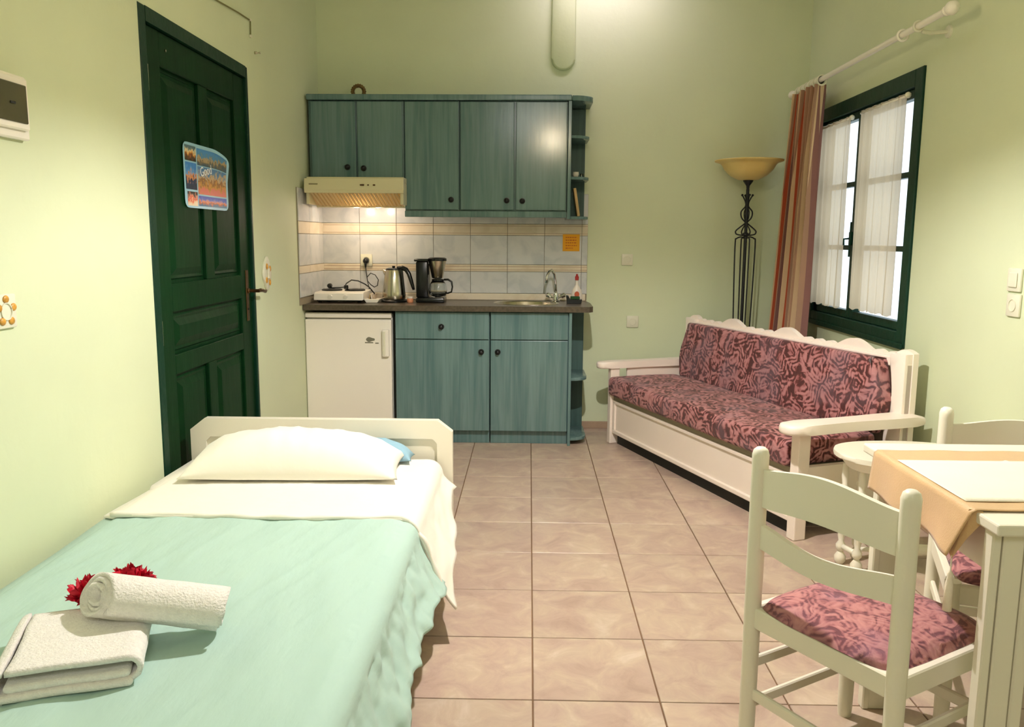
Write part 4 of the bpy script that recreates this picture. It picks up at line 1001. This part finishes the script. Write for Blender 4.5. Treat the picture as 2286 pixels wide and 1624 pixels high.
bm = BM(); box(bm, -1.240, -.336, 1.02, 2.985, .222, .362, bev=.03, seg=3)
tag(obj('mattress', bm, M['sheet'], smooth=True, angle=60), 'white mattress on the bed under the sheet and mint blanket', 'mattress')

def nz(x, y, z=0.0): return mnoise.noise(Vector((x, y, z)))
def drape(u, v, y0, y1, ztop, xl, xr, drop_fn, hemx_fn, rip, top_w, seedz=0., r=.045, leftdrop=.10):
    """u: across from left hem to right hem, v: along y"""
    y = y0+(y1-y0)*v
    drop = drop_fn(y); W_ = xr-xl; Lt = leftdrop+W_+drop; s = u*Lt
    if s < leftdrop:
        d = leftdrop-s; x = xl-.012-.004*math.sin(9*y); z = ztop-d
        return Vector((max(x, XL+.006), y, z+(0.012*(1-d/leftdrop)*0)))
    s -= leftdrop
    if s <= W_-r:
        x = xl+s; e = min(s/.03, 1); z = ztop-(1-e)**2*.012
        z += top_w*(nz(x*3.2, y*1.1, seedz)*.45+nz(x*11+y*3, y*2.5, seedz+3)*.35+.22*(1-abs(nz(x*16-y*5, y*3, seedz+8)))**3)*e
        return Vector((x, y, z))
    s -= (W_-r); arc = r*math.pi/2
    if s <= arc:
        a = s/r; return Vector((xr-r+r*math.sin(a), y, ztop-r+r*math.cos(a)+top_w*nz((xr)*3.2, y*1.1, seedz)*.4*math.cos(a)))
    s -= arc; tot = drop+r-arc; k = s/max(tot, .01); hemx = hemx_fn(y)
    x = xr+(hemx-xr)*k**1.25+rip*k*(math.sin(y*21+1.6*math.sin(y*7))+.6*math.sin(y*47+1))+.01*k*nz(y*6, k*3, seedz)
    z = ztop-r-s*(1-.10*k)
    z += .006*k*math.sin(y*33)
    x += top_w*.8*nz(y*13+k*2, z*16, seedz+4)+top_w*.5*nz(y*26, z*30, seedz+6)
    return Vector((x, y, z))
def cloth_obj(name, f, nu, nv, th, mt, lab, cat):
    bm = BM(); grid(bm, f, nu, nv); o = obj(name, bm, mt, None, smooth=True)
    md = o.modifiers.new('thick', 'SOLIDIFY'); md.thickness = th; md.offset = 1
    return tag(o, lab, cat) if lab else o
# white sheet / turned-down duvet at the head
def sh_drop(y):
    t = min(1, max(0, (y-2.32)/(2.96-2.32))); return .285-.20*t+.008*math.sin(19*y)
def sh_hem(y):
    t = min(1, max(0, (y-2.32)/(2.96-2.32))); return -.215-.060*t+.006*math.sin(19*y+1)
def flip(f):
    return f
cloth_obj('duvet', lambda u, v: drape(u, v, 2.318, 2.975, .378, -1.232, -.322, sh_drop, sh_hem, .0035, .005, 5.0), 120, 60, .008, M['sheet'], 'white duvet turned down below the pillow and hanging at the right', 'duvet')
# rolled fold edge of the duvet
bm = BM()
def foldp(i):
    t = i/60; return None
pts = []
for i in range(61):
    u = (.10+.0)/(1.3)+0
for i in range(70):
    s = i/69*(.91+.26)
    if s < .87: p = Vector((-1.232+s, 2.322+.006*math.sin(s*9), .385+.0015*math.sin(s*40)))
    else:
        q = (s-.87)/.30; p = Vector((-.362+.05*min(1, q*3)+.085*max(0, q-.2), 2.325-.01*q, .384-.015*min(1, q*4)-.24*max(0, q-.12)))
    pts.append(p)
tube(bm, pts, [.008+.002*math.sin(i*.9) for i in range(70)], 10)
for v in bm.verts: pass
dv = bpy.data.objects['duvet']; o = obj('fold_edge', bm, M['sheet'], dv, smooth=True)
# mint blanket
def mi_drop(y): return .185+.018*math.sin(5.2*y+.6)+.012*math.sin(17*y)
def mi_hem(y): return -.250+.010*math.sin(6*y)
cloth_obj('blanket', lambda u, v: drape(u, v, .985, 2.345, .371, -1.232, -.322, mi_drop, mi_hem, .006, .013, 1.0), 150, 170, .006, M['mint'], 'pale mint green blanket spread over the bed', 'blanket')

# pillows
def pillow(name, cx, cy, z0, w, d, h, mt, lab, rot=0., tilt=0., seed=0):
    bm = BM(); n = 48
    def P_(u, v, sgn):
        a, b = 2*u-1, 2*v-1
        pin = 1-.07*(1-abs(b)**2)*abs(a)**6*0; 
        x = a*(w/2)*(1-.045*(1-b*b)*abs(a)**4); y = b*(d/2)*(1-.06*(1-a*a)*abs(b)**4)
        hh = max(0, (1-abs(a)**2.6))**.62*max(0, (1-abs(b)**2.6))**.62
        q = (mnoise.noise(Vector((x*7+seed, y*9, sgn)))*.010+(1-abs(mnoise.noise(Vector((x*14+seed, y*6, 9)))))**4*.006)*hh
        z = h*hh*(.84 if sgn > 0 else .15)+q*(1 if sgn > 0 else .2)
        edge = max(abs(a), abs(b)); 
        return Vector((x, y, h*.16+sgn*z))
    g1 = grid(bm, lambda u, v: P_(u, v, 1), n, n); g2 = grid(bm, lambda u, v: P_(u, v, -1), n, n)
    bmesh.ops.remove_doubles(bm, verts=bm.verts, dist=.0008)
    o = obj(name, bm, mt, None, smooth=True); o.location = (cx, cy, z0); o.rotation_euler = (tilt, 0, rot); return tag(o, lab, 'pillow')
pillow('pillow', -.805, 2.778, .388, .735, .275, .155, M['pillow'], 'plump white pillow at the head of the bed', math.radians(2), math.radians(4))
pillow('pillow', -.600, 2.940, .388, .36, .095, .085, M['bluep'], 'pale blue pillow mostly hidden behind the white pillow', math.radians(0), math.radians(0), 4)

# towels
tw = thing('folded_towel', 'white folded bath towel lying flat on the mint blanket', 'towel', (-.875, 1.49, .378), math.radians(20))
def towel_layer(x0, x1, y0, y1, z, th, seed, nm='towel_layer'):
    bm = BM(); r = th*.48
    box(bm, x0, x1, y0, y1, z, z+th); bmesh.ops.bevel(bm, geom=list(bm.edges), offset=r, segments=4, affect='EDGES', profile=.5)
    bmesh.ops.subdivide_edges(bm, edges=[e for e in bm.edges if (e.verts[0].co-e.verts[1].co).length > .08], cuts=10, use_grid_fill=True)
    for v in bm.verts:
        q = nz(v.co.x*9+seed, v.co.y*9, v.co.z*5); v.co.z += .004*q; v.co.x += .003*q; v.co.y += .003*nz(v.co.x*12, v.co.z*30, seed)
    return obj(nm, bm, M['towel'], tw, smooth=True)
towel_layer(-.108, .112, -.135, .128, .0, .016, 1)
towel_layer(-.100, .108, -.128, .120, .0155, .016, 4)
# top fold wraps round: outer layer with a curl at the right front
bm = BM()
def wrap(u, v):
    y = -.125+.245*v; s = u*.52
    if s < .20: x = -.095+s; z = .050-.004*math.sin(math.pi*s/.2)*0
    elif s < .20+.055: a = (s-.20)/.055*math.pi; x = .105+.020*math.sin(a); z = .030+.020*math.cos(a)
    else: x = .105-(s-.255)*.75; z = .010+.0*s
    z += .003*nz(x*10, y*10, 7); x += .003*nz(y*14, z*30, 2)
    return (x, y, z+.002)
grid(bm, wrap, 50, 24); o = obj('towel_wrap', bm, M['towel'], tw, smooth=True); md = o.modifiers.new('t', 'SOLIDIFY'); md.thickness = .010; md.offset = 0
bm = BM()
for y in (.085, .098):
    tube(bm, [(-.125-.002, -.125, .012), (-.125, 0, .014), (-.122, .12, .014)], .0, 4) if False else None
def wrapl(u, v):
    y = -.128+.25*v; a = math.pi*u; x = -.100-.022*math.sin(a); z = .028+.026*math.cos(a)
    return (x+.003*nz(y*12, z*20, 5), y, z)
grid(bm, wrapl, 14, 24); o = obj('towel_fold', bm, M['towel'], tw, smooth=True); md = o.modifiers.new('t', 'SOLIDIFY'); md.thickness = .010; md.offset = 0

rt = tag(obj('rolled_towel', (lambda: (lambda bm: bm)(BM()))(), M['towel']), 'white rolled hand towel resting on the folded towel', 'towel')
bm = BM(); A = Vector((-.868, 1.553, .484)); B = Vector((-.632, 1.612, .430)); ax = (B-A); Lr = ax.length; mmx, _ = along(A, B)
def rollf(u, v):
    a = u*2*math.pi*3.2+2.2; r = .012+.037*(u**.9)+.002*nz(u*9, v*5, 1)
    e = .004*math.sin(a*.7)*(1 if v in (0, 1) else 0)
    return (r*math.cos(a)*1.02, r*math.sin(a)*.94, v*Lr+e+(.006*nz(u*6, 0, 3) if v in (0., 1.) else 0))
grid(bm, rollf, 130, 14); bmesh.ops.transform(bm, matrix=mmx, verts=bm.verts)
au = ax.normalized(); nn_ = (Vector((.5, -.85, .35))-au*au.dot(Vector((.5, -.85, .35)))).normalized()
for v in bm.verts:
    t_ = (v.co-A).dot(au); off = v.co-A-au*t_
    if t_ < Lr*.3: v.co += au*(off.dot(nn_)*.75*(1-t_/(Lr*.3)))
bmesh.ops.recalc_face_normals(bm, faces=bm.faces)
bm.to_mesh(rt.data); bm.free(); rt.data.polygons.foreach_set('use_smooth', [True]*len(rt.data.polygons))
md = rt.modifiers.new('t', 'SOLIDIFY'); md.thickness = .009; md.offset = 0

# flowers
def flower(c, r, n, lab, seed):
    rnd = random.Random(seed)
    t = thing('red_flower', lab, 'flower', c)
    bm = BM(); lathe(bm, [(.002, -.02), (.004, -.012), (.008, 0), (0, .004)], 8); obj('calyx', bm, M['sponge_g'] if 'sponge_g' in M else M['door'], t, smooth=True, label='green calyx')
    for k in range(n):
        ph = 2*math.pi*k/n*2.6+rnd.uniform(-.3, .3); el = rnd.uniform(-.1, 1.35)
        d = Vector((math.cos(ph)*math.cos(el), math.sin(ph)*math.cos(el), math.sin(el)))
        side = d.cross(Vector((0, 0, 1))); side = (side if side.length > .01 else Vector((1, 0, 0))).normalized(); up = side.cross(d)
        bm = BM(); L = r*rnd.uniform(.8, 1.08); rows = []
        for i in range(5):
            q = i/4; w = r*.34*math.sin(math.pi*(.12+.72*q)); row = []
            for j in range(5):
                s = (j/4-.5)*2; jag = (.10*r*((j % 2)*2-1) if i == 4 else 0)
                row.append(bm.verts.new(d*(L*q+jag)+side*(w*s)+up*(r*.16*math.sin(3*s+k)*q+r*.1*q*q)))
            rows.append(row)
        for i in range(4):
            for j in range(4): bm.faces.new((rows[i][j], rows[i][j+1], rows[i+1][j+1], rows[i+1][j]))
        obj('petal', bm, M['red'], t, smooth=True)
    return t
flower((-.918, 1.622, .448), .044, 46, 'crimson ruffled flower tucked at the left end of the rolled towel', 3)
flower((-.852, 1.672, .446), .052, 52, 'crimson ruffled flower lying behind the rolled towel', 8)

# ------------------------------------------------------------------ dining table
tb = thing('dining_table', 'cream painted square dining table at the right edge', 'table', (1.2, 1.73, 0))
TX0, TX1, TY0, TY1, TZ = .843, 1.60, 1.430, 2.035, .70
bm = BM(); box(bm, TX0, TX1, TY0, TY1, TZ-.022, TZ, bev=.004, seg=2); obj('tabletop', bm, wh, tb, world=True)
bm = BM()
box(bm, TX0+.028, TX0+.046, TY0+.05, TY1-.05, .585, TZ-.022); box(bm, TX1-.046, TX1-.028, TY0+.10, TY1-.10, .585, TZ-.022)
box(bm, TX0+.10, TX1-.10, TY0+.028, TY0+.046, .585, TZ-.022); box(bm, TX0+.10, TX1-.10, TY1-.046, TY1-.028, .585, TZ-.022)
obj('apron', bm, wh, tb, world=True)
def table_leg(x, y, sx, sy):
    bm = BM(); s1, s2 = .078, .066
    # two fluted boards meeting at the corner
    def fl(bm, x0, x1, y0, y1): box(bm, x0, x1, y0, y1, 0, TZ-.022, bev=.003)
    fl(bm, *(sorted((x, x+sx*.018))), *(sorted((y+sy*.002, y+sy*.032))))
    fl(bm, *(sorted((x+sx*.020, x+sx*.058))), *(sorted((y, y+sy*.022))))
    fl(bm, *(sorted((x+sx*.061, x+sx*.085))), *(sorted((y+sy*.001, y+sy*.022))))
    fl(bm, *(sorted((x+sx*.010, x+sx*.07))), *(sorted((y+sy*.010, y+sy*.030))))
    return obj('leg', bm, wh, tb, world=True)
table_leg(TX0+.006, TY0+.022, 1, 1); table_leg(TX1-.006, TY0+.022, -1, 1); table_leg(TX0+.030, TY1-.006, 1, -1); table_leg(TX1-.006, TY1-.006, -1, -1)

tc_ = thing('tablecloth', 'peach satin tablecloth with one corner hanging over table edge', 'tablecloth', (1.2, 1.73, TZ))
cx0, cx1, cyn, cyf = TX0-.004, 1.575, 1.500, 1.946
bm = BM()
def tclf(u, v):
    # u across x: first part hanging, then flat ; v along y
    hang = .095; tot = hang+(cx1-cx0); s = u*tot; y = cyn+(cyf-cyn)*v
    if s < hang:
        k = (hang-s)/hang
        dip = .006*math.exp(-((v)/.10)**2)*k           # pointed corner at the near end
        x = cx0-.004-.010*k*(1+.6*math.sin(11*v+1))-.012*k*math.exp(-(v/.15)**2); z = TZ+.003-k*hang-dip
        yy = y+(.03*k*(1-v*.9))
        return (x, yy+.006*k*math.sin(7*v), z)
    x = cx0+(s-hang); e = min(1, (s-hang)/.012)
    return (x, y, TZ+.0035+.0008*math.sin(40*x)*math.sin(30*y))
grid(bm, tclf, 110, 46); o = obj('cloth', bm, M['peach'], tc_, world=True, smooth=True); md = o.modifiers.new('t', 'SOLIDIFY'); md.thickness = .0015; md.offset = 1
# folded triangular corner
bm = BM(); vs = [bm.verts.new(p) for p in ((cx0-.006, 1.512, TZ+.003), (cx0+.012, 1.497, TZ+.003), (cx0+.016, 1.494, TZ-.012), (cx0-.008, 1.508, TZ-.055), (cx0-.022, 1.528, TZ-.102), (cx0-.022, 1.545, TZ-.09))]
bm.faces.new((vs[0], vs[1], vs[2], vs[3])); bm.faces.new((vs[0], vs[3], vs[4], vs[5])); obj('corner_fold', bm, M['peach'], tc_, world=True)
ta = BM(); lathe(ta, [(.0012, 0), (.0015, -.030), (.006, -.038), (.005, -.044), (.0075, -.06), (.0085, -.112), (0, -.113)], 12, cx0-.021, 1.530, TZ-.096); obj('tassel', ta, M['cream'], tc_, world=True, smooth=True, label='long cream tassel at the hanging corner')
bm = BM()
def crm(u, v):
    x = TX0+.002+(1.56-TX0)*u; y = 1.548+(1.846-1.548)*v
    d = abs(u-.34-.10*(1-v)); return (x, y, TZ+.0062+.0022*math.exp(-(d/.006)**2))
grid(bm, crm, 160, 12); o = obj('table_runner', bm, M['cream'], None, smooth=True); md = o.modifiers.new('t', 'SOLIDIFY'); md.thickness = .0012; md.offset = 1
tag(o, 'cream cloth with a crease lying on top of the peach tablecloth', 'table runner')

# ------------------------------------------------------------------ chairs
def make_chair(name, lab, loc, rot):
    t = thing(name, lab, 'chair', loc, rot, 'cream dining chairs with rose seats')
    w, dpt, Hc = .181, .355, .75
    def post(x, y, h, r=.0185, topr=True):
        bm = BM(); prof = [(r*.86, 0), (r*.95, .02), (r, .10), (r*1.03, h*.6), (r, h-.03)]
        prof += [(r*1.02, h-.018), (r*.85, h-.007), (r*.5, h-.0015), (0, h)] if topr else [(r, h)]
        lathe(bm, prof, 20, x, y, 0); return obj('leg', bm, wh, t, smooth=True, angle=60)
    post(-w, 0, Hc); post(w, 0, Hc); post(-w, dpt, .385, topr=False); post(w, dpt, .385, topr=False)
    def slat(zb, zt, nm):
        bm = BM(); n = 24; th = .013
        f = []
        for i in range(n+1):
            u = i/n; x = -w+.012+(2*w-.024)*u; y = -.014*math.sin(math.pi*u)
            f.append([bm.verts.new((x, y-th/2, zb(u))), bm.verts.new((x, y-th/2, zt(u))), bm.verts.new((x, y+th/2, zt(u))), bm.verts.new((x, y+th/2, zb(u)))])
        for a, b in zip(f, f[1:]):
            for k in range(4): bm.faces.new((a[k], a[(k+1) % 4], b[(k+1) % 4], b[k]))
        bm.faces.new(f[0]); bm.faces.new(list(reversed(f[-1])))
        obj(nm, bm, wh, t, smooth=True, angle=35)
    wav = lambda u: math.sin(math.pi*u)**1.5
    slat(lambda u: .616+.012*wav(u), lambda u: .706+.022*wav(u)-.004, 'top_slat')
    slat(lambda u: .520-.012*wav(u), lambda u: .575-.020*wav(u), 'lower_slat')
    z0, z1 = .330, .378
    for nm, d in (('back_rail', (-w, w, -.010, .010)), ('front_rail', (-w, w, dpt-.010, dpt+.010))):
        bm = BM(); box(bm, *d, z0, z1, bev=.003); obj(nm, bm, wh, t)
    for s in (-1, 1):
        bm = BM(); box(bm, s*w-.010, s*w+.010, .0, dpt, z0, z1, bev=.003); obj('side_rail', bm, wh, t)
        for z in (.225, .125):
            bm = BM(); box(bm, s*w-.006, s*w+.006, .0, dpt, z, z+.026, bev=.003); obj('stretcher', bm, wh, t)
    bm = BM(); box(bm, -w, w, -.006, .006, .155, .182, bev=.003); obj('stretcher', bm, wh, t)
    bm = BM(); box(bm, -w, w, dpt-.006, dpt+.006, .175, .202, bev=.003); obj('stretcher', bm, wh, t)
    # seat pad
    bm = BM(); n = 24
    def pad(u, v, top):
        a, b = 2*u-1, 2*v-1
        # squircle to soften the corners
        hw = w-.006; hd = (dpt+.012)/2
        k = 1-.10*(abs(a)**4)*(abs(b)**4)
        x = a*hw*k; y = .160+.012+b*hd*k
        h = (max(0, 1-abs(a)**3.2)*max(0, 1-abs(b)**3.2))**.42
        return Vector((x, y, .379+(.036*h+.002*nz(x*8, y*8) if top else 0)))
    grid(bm, lambda u, v: pad(u, v, 1), n, n); grid(bm, lambda u, v: pad(u, v, 0), n, n)
    bmesh.ops.remove_doubles(bm, verts=bm.verts, dist=.0008)
    obj('seat', bm, M['seatfab'], t, smooth=True, label='rose patterned upholstered seat pad')
    return t
ch = make_chair('dining_chair', 'cream wooden dining chair in the foreground with rose patterned seat', (.6125, 1.6325, 0), math.radians(-58.2))
ch2 = copy_tree(ch); ch2.location = (1.329, 2.197, 0); ch2.rotation_euler = (0, 0, math.radians(160.1))
ch2['label'] = 'cream wooden dining chair on the far side of the table by the right wall'

# ------------------------------------------------------------------ oval side table
st = thing('side_table', 'cream oval side table with turned legs between the sofa and the dining table', 'side table', (1.385, 2.935, 0))
bm = BM(); n = 48
def ov(ax_, ay, k=1.0): return [(ax_*math.copysign(abs(math.cos(a))**.85, math.cos(a)), ay*math.copysign(abs(math.sin(a))**.85, math.sin(a))) for a in [2*math.pi*i/n for i in range(n)]]
prism(bm, ov(.262, .175), 'z', .428, .445, bev=.005); obj('tabletop', bm, wh, st, smooth=True, angle=40)
bm = BM(); rg = [ov(.245, .158), ov(.215, .135)]
v1 = [bm.verts.new((x, y, .428)) for x, y in rg[0]]; v2 = [bm.verts.new((x, y, .388)) for x, y in rg[1]]
for i in range(n): bm.faces.new((v1[i], v1[(i+1) % n], v2[(i+1) % n], v2[i]))
bm.faces.new(list(reversed(v2))); bm.faces.new(v1); obj('apron', bm, wh, st, smooth=True, angle=40)
for x, y in ((-.205, .05), (-.178, -.035), (-.13, .09), (.20, .04), (.18, -.05)):
    bm = BM(); lathe(bm, [(.012, 0), (.02, .012), (.021, .03), (.012, .045), (.009, .05), (.017, .06), (.018, .075), (.009, .09), (.013, .11), (.0135, .2), (.011, .28), (.016, .30), (.009, .31), (.013, .34), (.010, .39)], 16, x, y, 0); obj('leg', bm, wh, st, smooth=True, angle=50)
bm = BM(); mmx, L = along((-.15, .0, .075), (.18, .0, .075)); lathe(bm, [(.008, 0), (.010, .04), (.020, .08), (.023, .12), (.016, .16), (.023, .20), (.020, .25), (.010, .29), (.008, L)], 16, mx=mmx); obj('stretcher', bm, wh, st, smooth=True)
for s, pts in ((-1, [(-.205, .05, .07), (-.178, -.035, .07)]), (1, [(.20, .04, .07), (.18, -.05, .07)])):
    bm = BM(); tube(bm, [pts[0], pts[1]], .010, 10); obj('stretcher', bm, wh, st, smooth=True)

# ------------------------------------------------------------------ pendant lamp (above the frame)
pl = thing('pendant_lamp', 'pendant lamp with a pale cone shade hanging from the ceiling', 'lamp', (LX, LY, ZC))
bm = BM(); lathe(bm, [(.055, .13), (.14, -.062), (.1385, -.062), (.0535, .13)], 40, LX, LY, LZ, cap=False); obj('lamp_shade', bm, M['shade'], pl, world=True, smooth=True)
bm = BM(); tube(bm, [(LX, LY, LZ+.12), (LX, LY, ZC)], .004, 8); obj('cord', bm, M['plast'], pl, world=True)
bm = BM(); lathe(bm, [(.018, .06), (.02, .12), (.008, .14)], 16, LX, LY, LZ); obj('lamp_holder', bm, M['plast'], pl, world=True, smooth=True)
